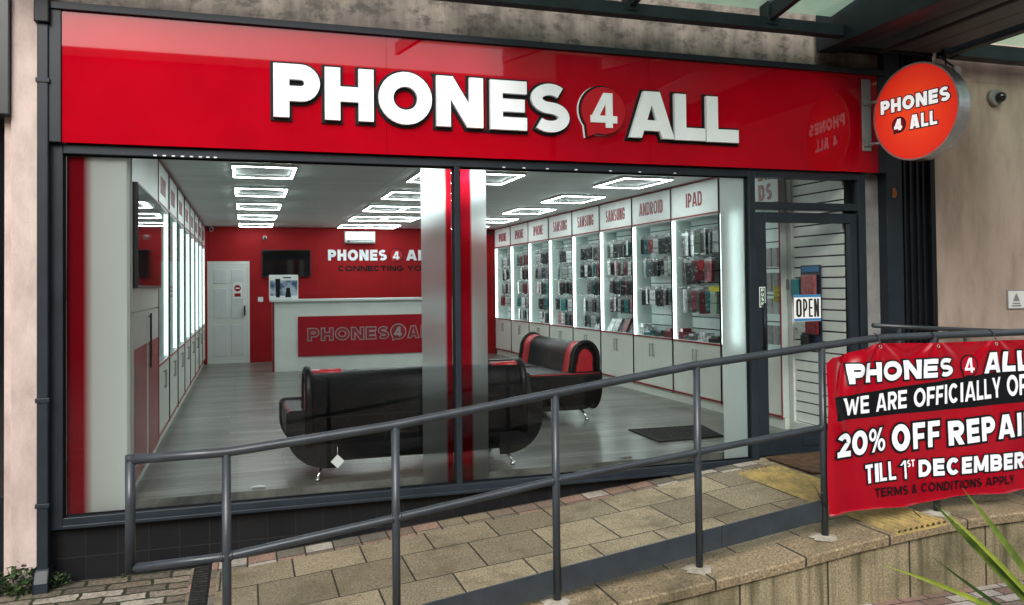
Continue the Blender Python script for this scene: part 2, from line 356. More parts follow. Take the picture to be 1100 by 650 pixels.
# ------------------------------------------------------------------ stroke lettering
def arc(cx, cy, rx, ry, a0, a1, n=10):
    return [(cx+rx*math.cos(R(a0+(a1-a0)*i/n)), cy+ry*math.sin(R(a0+(a1-a0)*i/n))) for i in range(n+1)]
NW = dict(P=.80, H=.86, O=1.02, N=.92, E=.74, S=.80, A=1.02, L=.70, W=1.36, R=.84, F=.70, I=.30, C=.90, Y=.92, T=.80, D=.88, M=1.10, B=.84, U=.86, G=.96)
NW.update({'4': .80, '2': .72, '0': .84, '1': .42, '%': .95, '&': .92, ' ': .36})
def glyph(c, W, w):
    h = w/2; t = 1-h; m = .5; mx = W/2
    def hw(p, q, ww=w): return ww/2*math.hypot(q[0]-p[0], q[1]-p[1])/abs(q[1]-p[1])
    st = ('S', [(h, 0), (h, 1)], False)
    if c == 'I': return [('S', [(mx, 0), (mx, 1)], False)]
    if c in 'PR':
        lo = .32+h*.9 if c == 'P' else .40+h*.5; r = (t-lo)/2
        rx = min(r, (W-2*h)*.8)
        g = [st, ('S', [(h*.8, t), (W-h-rx, t)]+arc(W-h-rx, (t+lo)/2, rx, r, 90, -90, 12)[1:]+[(h*.8, lo)], False)]
        if c == 'R': g.append(('D', (W-h*1.25, 0), (W*.47, lo), w*1.0))
        return g
    if c == 'H': return [st, ('S', [(W-h, 0), (W-h, 1)], False), ('S', [(h, m), (W-h, m)], False)]
    if c in 'O0CG' and W < .62:
        r = mx-h; p = arc(mx, t-r, r, r, 0, 180, 10)+arc(mx, h+r, r, r, 180, 360, 10)
        if c in 'O0': return [('S', p, True)]
        g = [('S', arc(mx, t-r, r, r, 0, 180, 10)+arc(mx, h+r, r, r, 180, 360, 10), False), ('S', [(W-h, .66), (W-h, t-r)], False)]
        if c == 'G': g += [('S', [(W-h, h+r), (W-h, .5)], False), ('S', [(mx, .5-h), (W-h*.2, .5-h)], False)]
        else: g += [('S', [(W-h, .34), (W-h, h+r)], False)]
        return g
    if c in 'O0': return [('S', arc(mx, .5, mx-h, .5-h+.012, 0, 360, 30)[:-1], True)]
    if c == 'N':
        a = h*1.15; return [st, ('S', [(W-h, 0), (W-h, 1)], False), ('D', (W-a, 0), (a, 1), w*.98)]
    if c == 'M': return [st, ('S', [(W-h, 0), (W-h, 1)], False), ('D', (mx, .1), (h*1.1, 1), w*.95), ('D', (mx, .1), (W-h*1.1, 1), w*.95)]
    if c == 'E': return [st, ('S', [(h, t), (W, t)], False), ('S', [(h, m), (W*.94, m)], False), ('S', [(h, h), (W, h)], False)]
    if c == 'F': return [st, ('S', [(h, t), (W, t)], False), ('S', [(h, m-.03), (W*.92, m-.03)], False)]
    if c == 'L': return [st, ('S', [(h, h), (W, h)], False)]
    if c == 'T': return [('S', [(mx, 0), (mx, t)], False), ('S', [(0, t), (W, t)], False)]
    if c == 'U': return [('S', [(h, 1), (h, mx-h+h)]+arc(mx, mx*.9, mx-h, mx*.9-h, 180, 360, 12)+[(W-h, 1)], False)]
    if c in 'CG':
        g = [('S', arc(mx, .5, mx-h, .5-h+.01, 42, 318, 26), False)]
        if c == 'G': g += [('S', [(W-h, .16), (W-h, .5)], False), ('S', [(mx, .5-h*.5), (W-h*.2, .5-h*.5)], False)]
        return g
    if c == 'D':
        r = min(.5-h, (W-2*h)*.95)
        if W < .62: r = min(.2, r); return [st, ('S', [(h, t), (W-h-r, t)]+arc(W-h-r, t-r, r, r, 90, 0, 8)[1:]+arc(W-h-r, h+r, r, r, 0, -90, 8)+[(h, h)], False)]
        return [st, ('S', [(h, t), (W-h-r, t)]+arc(W-h-r, .5, r, .5-h, 90, -90, 16)[1:]+[(h, h)], False)]
    if c == 'B':
        r = (t-m)/2; rx = min(r, (W-2*h)*.8); return [st, ('S', [(h, t), (W-h-rx-.02, t)]+arc(W-h-rx-.02, (t+m)/2, rx, r, 90, -90, 10)[1:]+[(h, m)], False),
                             ('S', [(h, m), (W-h-rx, m)]+arc(W-h-rx, (h+m)/2, rx, r, 90, -90, 10)[1:]+[(h, h)], False)]
    if c == 'S':
        ry = (t-m)/2; rx = mx-h
        return [('S', arc(mx, m+ry, rx*.95, ry, 40, 262, 16)[:-1]+arc(mx, m-ry, rx, ry, 82, -140, 16), False)]
    if c == 'A':
        a = h*1.08; k = .03+h*.12
        return [('D', (a, 0), (mx-k, 1), w*.96), ('D', (W-a, 0), (mx+k, 1), w*.96), ('S', [(W*.22, .27), (W*.78, .27)], False, w*.8)]
    if c == 'Y':
        return [('D', (mx, .36), (h*1.1, 1), w*.95), ('D', (mx, .36), (W-h*1.1, 1), w*.95), ('S', [(mx, 0), (mx, .48)], False)]
    if c == 'W':
        q = W*.28; a = h*1.0
        return [('D', (q, 0), (a, 1), w*.9), ('D', (q, 0), (mx, .92), w*.9), ('D', (W-q, 0), (mx, .92), w*.9), ('D', (W-q, 0), (W-a, 1), w*.9)]
    if c == '4':
        xs = W*.70
        return [('S', [(xs, 0), (xs, 1)], False, w*.9), ('D', (h*.9, .24), (xs-h*.5, 1), w*.85), ('S', [(0, .24), (W, .24)], False, w*.85)]
    if c == '1': return [('S', [(W-h, 0), (W-h, 1)], False), ('D', (h*.6, .74), (W-h, 1), w*.7)]
    if c == '2':
        r = min(mx-h, .3)
        return [('S', arc(mx, 1-h-r*.9, mx-h, r*.9, 165, -28, 14), False), ('D', (h*1.3, w*.4), (W-h*1.35, .58), w*.98), ('S', [(0, h), (W, h)], False)]
    if c == '%':
        r = .2*W+.03; q = w*.52
        return [('S', arc(r, .73, r-q/2, .27-q/2, 0, 360, 18)[:-1], True, q), ('S', arc(W-r, .27, r-q/2, .27-q/2, 0, 360, 18)[:-1], True, q), ('D', (W*.25, 0), (W*.75, 1), q)]
    if c == '&':
        return [('S', arc(W*.42, .76, W*.20, .24-h*.7, 0, 360, 16)[:-1], True, w*.8), ('S', arc(W*.38, .29, W*.38-h*.8, .29-h*.8, 0, 360, 18)[:-1], True, w*.85), ('D', (W-h, 0), (W*.30, .66), w*.8)]
    return []

def polys_of(c, W, w, g):
    out = []
    if c != 'I': w = min(w, .37*W)
    if c in 'S2': w = min(w, .235)
    if c in 'EBR&': w = min(w, .26)
    for pr in glyph(c, W, w):
        if pr[0] == 'S':
            pts, closed = pr[1], pr[2]; ww = (pr[3] if len(pr) > 3 else w)/2+g
            n = len(pts); L = []; Rr = []
            P = [Vector(p) for p in pts]
            for i in range(n):
                a = P[i-1] if (i > 0 or closed) else None; b = P[(i+1) % n] if (i < n-1 or closed) else None
                if a is None: d = (b-P[i]).normalized(); k = 1; q = P[i]-d*g
                elif b is None: d = (P[i]-a).normalized(); k = 1; q = P[i]+d*g
                else:
                    d1 = (P[i]-a).normalized(); d2 = (b-P[i]).normalized(); d = (d1+d2)
                    d = d.normalized() if d.length > 1e-6 else d1
                    k = 1/max(.35, d.dot(d1)); q = P[i]
                nn = Vector((-d.y, d.x))
                L.append(q+nn*ww*k); Rr.append(q-nn*ww*k)
            for i in range(n if closed else n-1):
                j = (i+1) % n
                out.append([L[i], L[j], Rr[j], Rr[i]])
        else:
            p, q = Vector(pr[1]), Vector(pr[2]); ww = pr[3]/2 if len(pr) > 3 else w/2
            d = q-p; s = d.length/abs(d.y); hwid = (ww+g)*s
            e = d/abs(d.y)*g; p2 = p-e if True else p; q2 = q+e
            out.append([Vector((p2.x-hwid, p2.y)), Vector((q2.x-hwid, q2.y)), Vector((q2.x+hwid, q2.y)), Vector((p2.x+hwid, p2.y))])
    for p in out:
        jx, jy = random.uniform(-3e-4, 3e-4), random.uniform(-3e-4, 3e-4)
        for q in p: q.x += jx; q.y += jy
    return out

def union(polys):
    vs = []; fs = []
    for p in polys:
        ar = sum(p[i].x*p[(i+1) % len(p)].y-p[(i+1) % len(p)].x*p[i].y for i in range(len(p)))
        if ar < 0: p = p[::-1]
        k = len(vs); vs += [Vector((q.x, q.y)) for q in p]; fs.append(list(range(k, k+len(p))))
    ov, oe, of, a, b, oid = delaunay_2d_cdt(vs, [], fs, 0, 1e-5)
    def inside(p, q):
        c = False; j = len(q)-1
        for i in range(len(q)):
            if (q[i].y > p.y) != (q[j].y > p.y) and p.x < (q[j].x-q[i].x)*(p.y-q[i].y)/(q[j].y-q[i].y)+q[i].x: c = not c
            j = i
        return c
    bb_ = [(min(v.x for v in q), max(v.x for v in q), min(v.y for v in q), max(v.y for v in q), q) for q in polys]
    keep = []
    for f in of:
        c = sum((ov[i] for i in f), Vector((0, 0)))/len(f)
        for (a0, a1, b0, b1, q) in bb_:
            if a0 <= c.x <= a1 and b0 <= c.y <= b1 and inside(c, q): keep.append(list(f)); break
    return ov, keep

def extrude2d(ov, keep, mp, d0, d1, mb, mi=0):
    """2D triangles -> solid between depths d0 (back) and d1 (front)"""
    k = len(mb.v); n = len(ov)
    mb.v += [tuple(mp(v.x, v.y, d1)) for v in ov]+[tuple(mp(v.x, v.y, d0)) for v in ov]
    ed = {}
    for f in keep:
        mb.f.append([k+i for i in f]); mb.m.append(mi); mb.sm.append(False)
        for i in range(len(f)):
            e = (f[i], f[(i+1) % len(f)]); ed[e] = 1
    for (a, b) in ed:
        if (b, a) not in ed:
            mb.f.append([k+b, k+a, k+n+a, k+n+b]); mb.m.append(mi); mb.sm.append(False)

def frame_map(O, U, V, N):
    O, U, V, N = map(Vector, (O, U, V, N))
    return lambda u, v, d: O+U*u+V*v+N*d

def layout(txt, x0, x1, H, w, gap=.13):
    """positions [(char, x, Wn)] with x in world units, Wn in cap heights"""
    nat = sum(NW[c] for c in txt); gaps = gap*(len(txt)-1); tot = (x1-x0)/H
    s = (tot-gaps)/nat; out = []; x = x0
    for c in txt:
        W = NW[c]*s; out.append((c, x, max(W, w if c == 'I' else W))); x += (W+gap)*H
    return out

def letters_mb(items, v0, H, w, mp, d0, d1, grow=0., mb=None, slant=0., shear=None):
    mb = mb or MB()
    for (c, x, W) in items:
        if c == ' ': continue
        ps = polys_of(c, W, w, grow)
        ov, kp = union(ps)
        def m2(a, b, d): 
            yy = v0+b*H
            return mp(x+a*H, yy, d)
        extrude2d(ov, kp, m2, d0, d1, mb)
    return mb

def bubble_polys(r, tail=True, n=40):
    """speech bubble disc of radius r around 0,0 with a small tail at the lower left"""
    P = [[Vector((r*math.cos(2*PI*i/n), r*math.sin(2*PI*i/n))) for i in range(n)]]
    if tail: P.append([Vector((-r*.72, -r*1.12)), Vector((-r*.05, -r*.86)), Vector((-r*.35, -r*.3)), Vector((-r*.80, -r*.45))])
    return P
def bubble_mb(cx, cy, r, mp, d0, d1, mb=None, tail=True):
    mb = mb or MB(); ov, kp = union(bubble_polys(r, tail))
    extrude2d(ov, kp, lambda a, b, d: mp(cx+a, cy+b, d), d0, d1, mb); return mb

# ------------------------------------------------------------------ camera
cam = bpy.data.cameras.new('camera'); co = bpy.data.objects.new('camera', cam); COL.objects.link(co); S.camera = co
cr_ = Vector((.95247908, -.30440267, -.01107367)); cu_ = Vector((.00409548, -.02355318, .9997142)); cf_ = Vector((.30457649, .95225221, .02118724))
mtx = Matrix(((cr_.x, cu_.x, -cf_.x, 0), (cr_.y, cu_.y, -cf_.y, -6.38), (cr_.z, cu_.z, -cf_.z, 1.5), (0, 0, 0, 1)))
co.matrix_world = mtx
cam.sensor_width = 36; cam.lens = 892.39/1100*36; cam.shift_y = -(325-287.53)/1100; cam.clip_end = 500; cam.clip_start = .05

# ------------------------------------------------------------------ world + sun
w = bpy.data.worlds.new('World'); S.world = w; w.use_nodes = True
wn, wl = w.node_tree.nodes, w.node_tree.links
sky = wn.new('ShaderNodeTexSky'); sky.sky_type = 'NISHITA'; sky.sun_disc = False; sky.sun_elevation = R(36); sky.sun_rotation = R(202); sky.dust_density = 4; sky.air_density = 1.2
hs = wn.new('ShaderNodeHueSaturation'); hs.inputs['Saturation'].default_value = .42
wl.new(sky.outputs[0], hs.inputs['Color']); wl.new(hs.outputs[0], wn['Background'].inputs[0]); wn['Background'].inputs[1].default_value = .26
sd = bpy.data.lights.new('sun', 'SUN'); so = bpy.data.objects.new('sun', sd); COL.objects.link(so)
sd.energy = 1.3; sd.angle = R(25); sd.color = (1, .975, .94)
so.rotation_euler = (R(54), 0, R(-22)); so.location = (0, -8, 12)
S.view_settings.view_transform = 'Standard'; S.view_settings.look = 'None'; S.view_settings.exposure = 0
S.render.engine = 'CYCLES'; S.cycles.max_bounces = 9; S.cycles.transparent_max_bounces = 16; S.cycles.diffuse_bounces = 4; S.cycles.glossy_bounces = 4
S.cycles.sample_clamp_indirect = 4; S.cycles.use_denoising = True; S.cycles.caustics_reflective = False; S.cycles.caustics_refractive = False

# ------------------------------------------------------------------ ground, ramp
XS = [-1.2, 0, 1.2, 1.7, 2.4, 3.1, 3.6, 4.2, 4.6, 9.]
ZS = [-.52, -.45, -.345, -.30, -.24, -.17, -.11, -.06, -.045, -.04]
def rz(x):
    if x <= XS[0]: return ZS[0]
    for i in range(len(XS)-1):
        if x <= XS[i+1]: return ZS[i]+(ZS[i+1]-ZS[i])*(x-XS[i])/(XS[i+1]-XS[i])
    return ZS[-1]
def sheet(x0, x1, y0, y1, dz, step=.1, edge=None):
    mb = MB(); n = max(1, int((x1-x0)/step)); vs = []; fs = []
    for i in range(n+1):
        x = x0+(x1-x0)*i/n
        ya = edge(x) if edge else y0
        vs += [(x, ya, rz(x)+dz), (x, y1, rz(x)+dz)]
    for i in range(n): fs.append((2*i, 2*i+2, 2*i+3, 2*i+1))
    return mb.add(vs, fs)
EDGE = -2.12
g = MB(); g.quad((-150, -150, -.515), (150, -150, -.515), (150, 150, -.515), (-150, 150, -.515)); struct('ground', g, 'plaza')
struct('paved_ramp', sheet(-.20, 9., EDGE+.12, -.24, 0), 'slabs')
struct('brick_border', sheet(-.20, 4.2, -.24, .02, 0), 'border')
s1 = sheet(4.2, 9., -.24, .02, 0); struct('threshold_paving', s1, 'slabs')
# cobbled flags to the left of the drain, nearly level
f = MB(); f.add([(-2.2, -6, -.505), (-.38, -6, -.505), (-.38, .02, -.49), (-2.2, .02, -.50)], [(0, 1, 2, 3)]); struct('cobbled_pavement', f, 'flags')
f = MB(); f.add([(-.24, -2.0, -.468), (-.20, -2., -.462), (-.20, .02, -.462), (-.24, .02, -.468)], [(0, 1, 2, 3)])
f.add([(-.38, -6, -.492), (-.36, -6, -.492), (-.36, .02, -.488), (-.38, .02, -.488)], [(0, 1, 2, 3)]); struct('paving_edge', f, 'border')
f = MB(); f.box(-.36, -.24, -3, .02, -.53, -.482)
for k in range(60): f.box(-.345, -.255, -3+.05*k+.004, -3+.05*k+.030, -.482, -.474)
t = f.build('drain_channel', 'drain', bevel=.002); tag(t, 'dark slotted drainage channel crossing the paving below the left end of the railing', 'drain')
# lower pavement by the retaining wall
f = MB(); f.quad((1.2, -2.42, -.505), (9, -2.42, -.505), (9, EDGE+.05, -.505), (1.2, EDGE+.05, -.505)); struct('lower_pavement', f, 'pavers')
f = MB(); f.box(1.2, 9, -2.47, -2.42, -.53, -.50); struct('kerb', f, 'drain')
f = MB(); f.quad((1.2, -5., -.509), (12, -5., -.509), (12, -2.47, -.509), (1.2, -2.47, -.509)); struct('road', f, 'tarmac')

# retaining wall with coping
rw = thing('retaining_wall', 'low stained concrete block wall with coping stones holding up the ramp at lower right', 'wall', (3.5, EDGE, -.515))
mb = MB(); n = 70; vs = []; fs = []
x0, x1 = -.2, 9.
for i in range(n+1):
    x = x0+(x1-x0)*i/n; zt = rz(x)-.062
    vs += [(x, EDGE+.035, -.53), (x, EDGE+.035, zt), (x, EDGE+.10, zt), (x, EDGE+.10, -.53)]
for i in range(n):
    for j in range(3): fs.append((4*i+j, 4*i+j+1, 4*i+5+j, 4*i+4+j))
fs.append((0, 1, 2, 3)); mb.add(vs, fs); mb.build('block_face', 'wall_block', rw)
mb = MB(); vs = []; fs = []
for i in range(n+1):
    x = x0+(x1-x0)*i/n; zt = rz(x)
    vs += [(x, EDGE+.004, zt-.058), (x, EDGE, zt-.010), (x, EDGE+.010, zt+.001), (x, EDGE+.30, zt+.003), (x, EDGE+.30, zt-.058)]
for i in range(n):
    for j in range(5): fs.append((5*i+j, 5*i+(j+1) % 5, 5*i+5+(j+1) % 5, 5*i+5+j))
fs.append((0, 1, 2, 3, 4)); mb.add(vs, fs); mb.build('coping', 'coping', rw)

# yellow ribbed tactile paving, two patches
def tactile(x0, x1, y0, y1, name='tactile_paving'):
    mb = MB(); N = int(round((x1-x0)/.045)); k = N*6; vs = []; fs = []
    for i in range(k+1):
        x = x0+(x1-x0)*i/k; ph = (i % 6)/6
        hgt = .022 if .3 < ph < .8 else .004
        for y in (y0, y1): vs.append((x, y, rz(x)+hgt))
    for i in range(k): fs.append((2*i, 2*i+2, 2*i+3, 2*i+1))
    mb.add(vs, fs); mb.add([(x0, y0, rz(x0)-.01), (x1, y0, rz(x1)-.01), (x1, y0, rz(x1)+.006), (x0, y0, rz(x0)+.006)], [(0, 1, 2, 3)])
    mb.add([(x0, y0, rz(x0)-.01), (x0, y1, rz(x0)-.01), (x0, y1, rz(x0)+.006), (x0, y0, rz(x0)+.006)], [(0, 1, 2, 3)])
    o = mb.build(name, 'tactile'); o['kind'] = 'structure'
tactile(3.87, 4.27, EDGE-.002, -.36)

# ------------------------------------------------------------------ the shop building
B = thing('shop_building', 'phone shop unit with red interior walls, white display bays and grey wood floor', 'shop', (1.6, 0, 0))
mb = MB(); mb.box(-1.27, 4.19, 0., .10, -.56, -.13); mb.build('stall_riser', 'riser', B)
mb = MB(); mb.box(-1.36, 9.0, .0, .4, 3.46, 7.5); mb.build('concrete_band', 'concrete_band', B)
mb = MB()
mb.box(-1.34, 5.7, .10, .30, 2.745, 3.455); mb.build('lintel', 'frame_dark', B)
mb = MB(); mb.box(-1.19, 5.6, .10, 11.4, -.12, 0.); mb.build('floor', 'laminate', B)
mb = MB(); mb.box(-1.19, 5.6, .10, 11.4, 2.74, 2.80); mb.build('ceiling', 'ceiling', B)
mb = MB(); mb.box(-1.19, 5.6, 11.22, 11.4, 0.002, 2.738); mb.build('back_wall', 'red_paint', B)
mb = MB(); mb.box(-1.19, -1.10, .06, 11.22, 0.002, 2.738); mb.build('side_wall', 'white_wall', B)
mb = MB(); mb.box(5.53, 5.62, .12, 11.22, 0.002, 2.738); mb.build('side_wall', 'white_wall', B)
# white lining at the left end of the window
mb = MB(); mb.box(-1.10, -.79, .09, .12, 0.002, 2.738); mb.build('end_panel', 'white_wall', B)
for (a, b) in ((-.80, -.74), (5.14, 5.20)): mb = MB(); mb.box(a, b, 11.15, 11.2195, 0.003, 2.736); mb.build('corner_trim', 'red_paint', B)
# beams above the window inside
mb = MB(); mb.box(-1.19, 4.25, .10, .16, 2.45, 2.74); mb.build('window_head', 'frame_dark', B)

# back door
def panel(mb, x0, x1, z0, z1, y, d=.008):
    mb.box(x0, x1, y-d, y, z0, z1)
dr = MB(); dr.box(-.69, .02, 11.17, 11.218, .004, 1.975); d_ = dr.build('back_door', 'white_wall', B)
pm = MB()
for (a, b) in ((-.62, -.37), (-.29, -.05)):
    for (c, d) in ((.15, .78), (.90, 1.50), (1.60, 1.88)):
        pm.box(a, b, 11.158, 11.168, c, d)
pm.build('raised_panel', 'white_plastic', d_, bevel=.006)
pm = MB(); pm.box(-.05, -.02, 11.10, 11.168, .95, 1.15); pm.build('door_handle', 'black_plastic', d_, bevel=.005)
pm = MB(); pm.box(-.26, -.08, 11.150, 11.156, 1.30, 1.62); pm.build('notice', 'white_print', d_)
pm = MB(); pm.tube([(-.17, 11.149, 1.50), (-.17, 11.145, 1.50)], .065, 20); pm.box(-.23, -.11, 11.145, 11.149, 1.33, 1.40); pm.build('notice_symbol', 'red_satin', d_)
pm = MB(); pm.box(-.21, -.13, 11.141, 11.1445, 1.488, 1.512); pm.build('notice_bar', 'white_print', d_)
# door frame
pm = MB(); pm.box(-.75, -.692, 11.17, 11.217, 0.004, 2.04); pm.box(.022, .06, 11.17, 11.217, 0.004, 2.04); pm.box(-.692, .022, 11.17, 11.217, 1.977, 2.04); pm.build('back_door_frame', 'white_wall', B)
# wall switch
pm = MB(); pm.box(.22, .32, 11.205, 11.219, 1.22, 1.32); pm.build('wall_switch', 'white_plastic', B, bevel=.004)

# ------------------------------------------------------------------ window + shopfront frame
FY0, FY1 = -.06, .05
wnd = thing('shop_window', 'wide two pane shop window in a dark grey frame with red and frosted film at its ends', 'window', (1.5, 0, -.12))
mb = MB()
mb.box(-1.27, -1.19, FY0, FY1, -.12, 2.50)          # left stile
mb.box(-1.19, 4.22, FY0, FY1, -.115, -.045)         # sill
mb.box(-1.19, 4.22, FY0-.025, FY0, -.115, -.09)
mb.box(-1.19, 4.22, FY0, FY1, 2.435, 2.50)
mb.build('frame', 'frame', wnd, bevel=.004)
mb = MB(); mb.box(1.555, 1.60, FY0, FY1, -.045, 2.435); mb.build('mullion', 'frame', wnd, bevel=.004)
mb = MB(); mb.box(4.22, 4.285, FY0, FY1, -.115, 2.50); mb.build('mullion', 'frame', wnd, bevel=.004)
for (a, b) in ((-1.19, 1.555), (1.60, 4.22)):
    mb = MB(); mb.quad((a, -.005, -.045), (b, -.005, -.045), (b, -.005, 2.435), (a, -.005, 2.435)); mb.build('pane', 'glass', wnd)
    mb = MB()
    for (c, d, e, f_) in ((a, a+.012, -.045, 2.435), (b-.012, b, -.045, 2.435), (a+.012, b-.012, -.045, -.033), (a+.012, b-.012, 2.423, 2.435)): mb.box(c, d, -.02, -.008, e, f_)
    mb.build('gasket', 'black_edge', wnd)
WH = (.80, .86, .86); RD = (.62, .01, .03); RDD = (.34, .008, .02)
M['film_a'] = film_mat('film_left', -1.178, -.80, [(0, (.16, .004, .012)), (.08, RDD), (.27, (.38, .006, .02)), (.43, (.85, .89, .87)), (.9, (.90, .94, .93))], .42, .12)
M['film_b'] = film_mat('film_mid_a', 1.30, 1.543, [(0, WH), (.76, WH), (.84, RD), (1, RD)])
M['film_c'] = film_mat('film_mid_b', 1.612, 1.83, [(0, RD), (.38, RD), (.46, WH), (1, WH)])
M['film_d'] = film_mat('film_right', 3.97, 4.208, [(0, WH), (1, (.80, .90, .90))], .35, .3)
for (a, b, k) in ((-1.178, -.80, 'film_a'), (1.30, 1.543, 'film_b'), (1.612, 1.83, 'film_c'), (3.97, 4.208, 'film_d')):
    mb = MB(); mb.quad((a, .004, -.035), (b, .004, -.035), (b, .004, 2.423), (a, .004, 2.423)); mb.build('frosted_film', k, wnd)
# small white boxes painted as screw glints along the head of the window
for px in [-.62, -.56, -.50, -.44, -.38, -.32, -.27, -.22, 1.95, 2.12, 2.32, 2.57, 2.88, 3.15, 3.48]:
    mb = MB(); mb.box(px, px+.022, -.066, -.0605, 2.437, 2.447); mb.build('screw_glint', 'white_plastic', wnd)

# entrance door
dd = thing('entrance_door', 'closed glazed entrance door with a dark grey frame, transom light and OPEN notice', 'door', (4.85, 0, -.05))
mb = MB(); mb.box(5.39, 5.47, FY0, FY1, -.05, 2.50); mb.box(4.285, 5.39, FY0, FY1, 2.435, 2.50); mb.box(4.285, 5.39, FY0, FY1, 2.15, 2.215); mb.build('frame', 'frame', dd, bevel=.004)
mb = MB(); mb.quad((4.285, -.005, 2.215), (5.39, -.005, 2.215), (5.39, -.005, 2.435), (4.285, -.005, 2.435)); mb.build('transom_pane', 'glass', dd)
mb = MB(); mb.box(4.285, 5.39, FY0, FY1, 2.435, 2.436)
leaf = MB(); leaf.box(4.295, 4.40, -.045, .015, -.03, 2.125); leaf.box(5.30, 5.38, -.045, .015, -.03, 2.125); leaf.box(4.40, 5.30, -.045, .015, 2.035, 2.125); leaf.box(4.40, 5.30, -.045, .015, -.03, .155)
lf = leaf.build('door_leaf', 'frame', dd, bevel=.004)
mb = MB(); mb.quad((4.40, -.012, .155), (5.30, -.012, .155), (5.30, -.012, 2.035), (4.40, -.012, 2.035)); mb.build('pane', 'glass', lf)
mb = MB(); mb.box(4.75, 5.18, -.052, -.046, .03, .10); mb.build('letter_plate', 'frame', lf, bevel=.003)
mb = MB(); mb.tube([(4.345, -.045, .92), (4.345, -.085, .92)], .007, 8); mb.tube([(4.345, -.045, 1.28), (4.345, -.085, 1.28)], .007, 8); mb.tube([(4.345, -.085, .88), (4.345, -.085, 1.32)], .011, 10); mb.build('pull_handle', 'frame_dark', lf)
mb = MB(); mb.tube([(4.33, -.045, 1.52), (4.33, -.055, 1.52)], .012, 10); mb.build('keyhole', 'black_plastic', lf)
# push sticker with white upright letters
mb = MB(); mb.box(4.318, 4.378, -.050, -.0465, 1.28, 1.46); st = mb.build('push_sticker', 'white_print', lf)
mb = MB(); mb.box(4.324, 4.372, -.0525, -.0503, 1.287, 1.453); mb.build('sticker_field', 'sticker_green', st)
mb = MB()
for k, c in enumerate('PUSH'):
    letters_mb([(c, 4.335, .82)], 1.417-k*.040, .029, .22, frame_map((0, 0, 0), (1, 0, 0), (0, 0, 1), (0, -1, 0)), .0527, .0535, mb=mb)
mb.build('sticker_lettering', 'white_print', st)

# dark grey pillars either side of the shopfront
pl = thing('corner_pillar', 'tall dark blue grey cladding pillar with vertical ribs between door and pink wall', 'pillar', (5.9, 0, -.05))
mb = MB(); mb.box(5.69, 5.87, -.08, .2, -.06, 3.9); mb.build('flat_panel', 'frame', pl, bevel=.004)
mb = MB(); mb.box(5.872, 6.19, -.05, .2, -.06, 3.9)
for x in (5.90, 5.97, 6.05, 6.12): mb.box(x, x+.022, -.072, -.052, -.06, 3.9)
mb.box(6.19, 6.245, -.10, .2, -.06, 3.9); mb.build('ribbed_panel', 'frame_dark', pl, bevel=.003)
mb = MB(); mb.box(6.247, 6.30, -.045, -.0, 1.33, 1.43); mb.box(6.247, 6.30, -.045, 0, 1.14, 1.24); mb.tube([(6.262, -.03, 1.24), (6.262, -.03, 1.33)], .014, 8); mb.build('gate_hinge', 'steel', pl, bevel=.004)
mb = MB(); mb.box(5.755, 5.795, -.085, -.0805, 2.28, 2.37); mb.box(5.79, 5.81, -.085, -.0805, 2.30, 2.34); mb.build('rust_mark', 'rust', pl, bevel=.003)
mb = MB(); mb.box(5.47, 5.69, .03, .2, -.06, 2.50); t = mb.build('reveal_panel', 'grey_plastic', pl)

# pink concrete wall on the right
pw = thing('concrete_wall', 'tall pinkish beige rendered concrete wall with faint water stains right of the shop', 'wall', (7.6, .2, -.1))
mb = MB(); mb.box(6.245, 9.0, 0.0, .4, -.1, 3.458); mb.build('render', 'concrete_pink', pw)
mb = MB(); mb.box(6.248, 9.0, -.004, -.001, 3.455, 4.4); mb.build('upper_render', 'concrete_pink', pw)

# left: pilaster, downpipe, neighbour
t = MB().box(-1.505, -1.345, -.05, .35, -.53, 4.2).build('concrete_pilaster', 'concrete_pale', bevel=.006); tag(t, 'narrow pale pinkish concrete pilaster left of the downpipe', 'pilaster')
dp = thing('downpipe', 'square dark blue grey rainwater downpipe with hopper and flared shoe at far left', 'pipe', (-1.3, -.1, -.5))
mb = MB(); mb.box(-1.335, -1.265, -.13, -.061, -.36, 3.35); mb.build('pipe', 'frame', dp, bevel=.008)
mb = MB(); mb.box(-1.35, -1.255, -.16, -.058, 3.30, 3.62); mb.build('hopper', 'frame_dark', dp, bevel=.01)
mb = MB(); mb.prism([(-.145, -.35), (-.055, -.35), (-.055, -.50), (-.19, -.50), (-.19, -.43)], 'x', -1.345, -1.255); mb.build('shoe', 'frame', dp, bevel=.008)
for z in (.05, .75, 2.9):
    mb = MB(); mb.box(-1.343, -1.257, -.137, -.055, z, z+.03); mb.build('collar', 'frame', dp, bevel=.003)
mb = MB(); mb.box(-1.345, -1.27, -.055, .3, -.52, 3.9); t = mb.build('cladding_strip', 'frame', dp)
nb = thing('neighbouring_shop', 'edge of the dark neighbouring shopfront with grey fascia at far left', 'shop', (-2.2, 0, -.5))
mb = MB(); mb.box(-3.6, -1.508, -.10, .3, 2.68, 4.2); mb.build('fascia', mat('grey_fascia', (.045, .052, .052), .3, var=.1), nb, bevel=.005)
mb = MB(); mb.box(-3.6, -1.56, .12, .3, -.5, 2.678); mb.build('window', 'black_screen', nb)
mb = MB(); mb.box(-1.56, -1.508, .02, .3, -.5, 2.678); mb.build('window_frame', 'concrete_pale', nb)
mb = MB(); mb.box(-3.6, -1.562, .06, .118, -.5, .1); mb.build('stall_riser', 'frame_dark', nb)

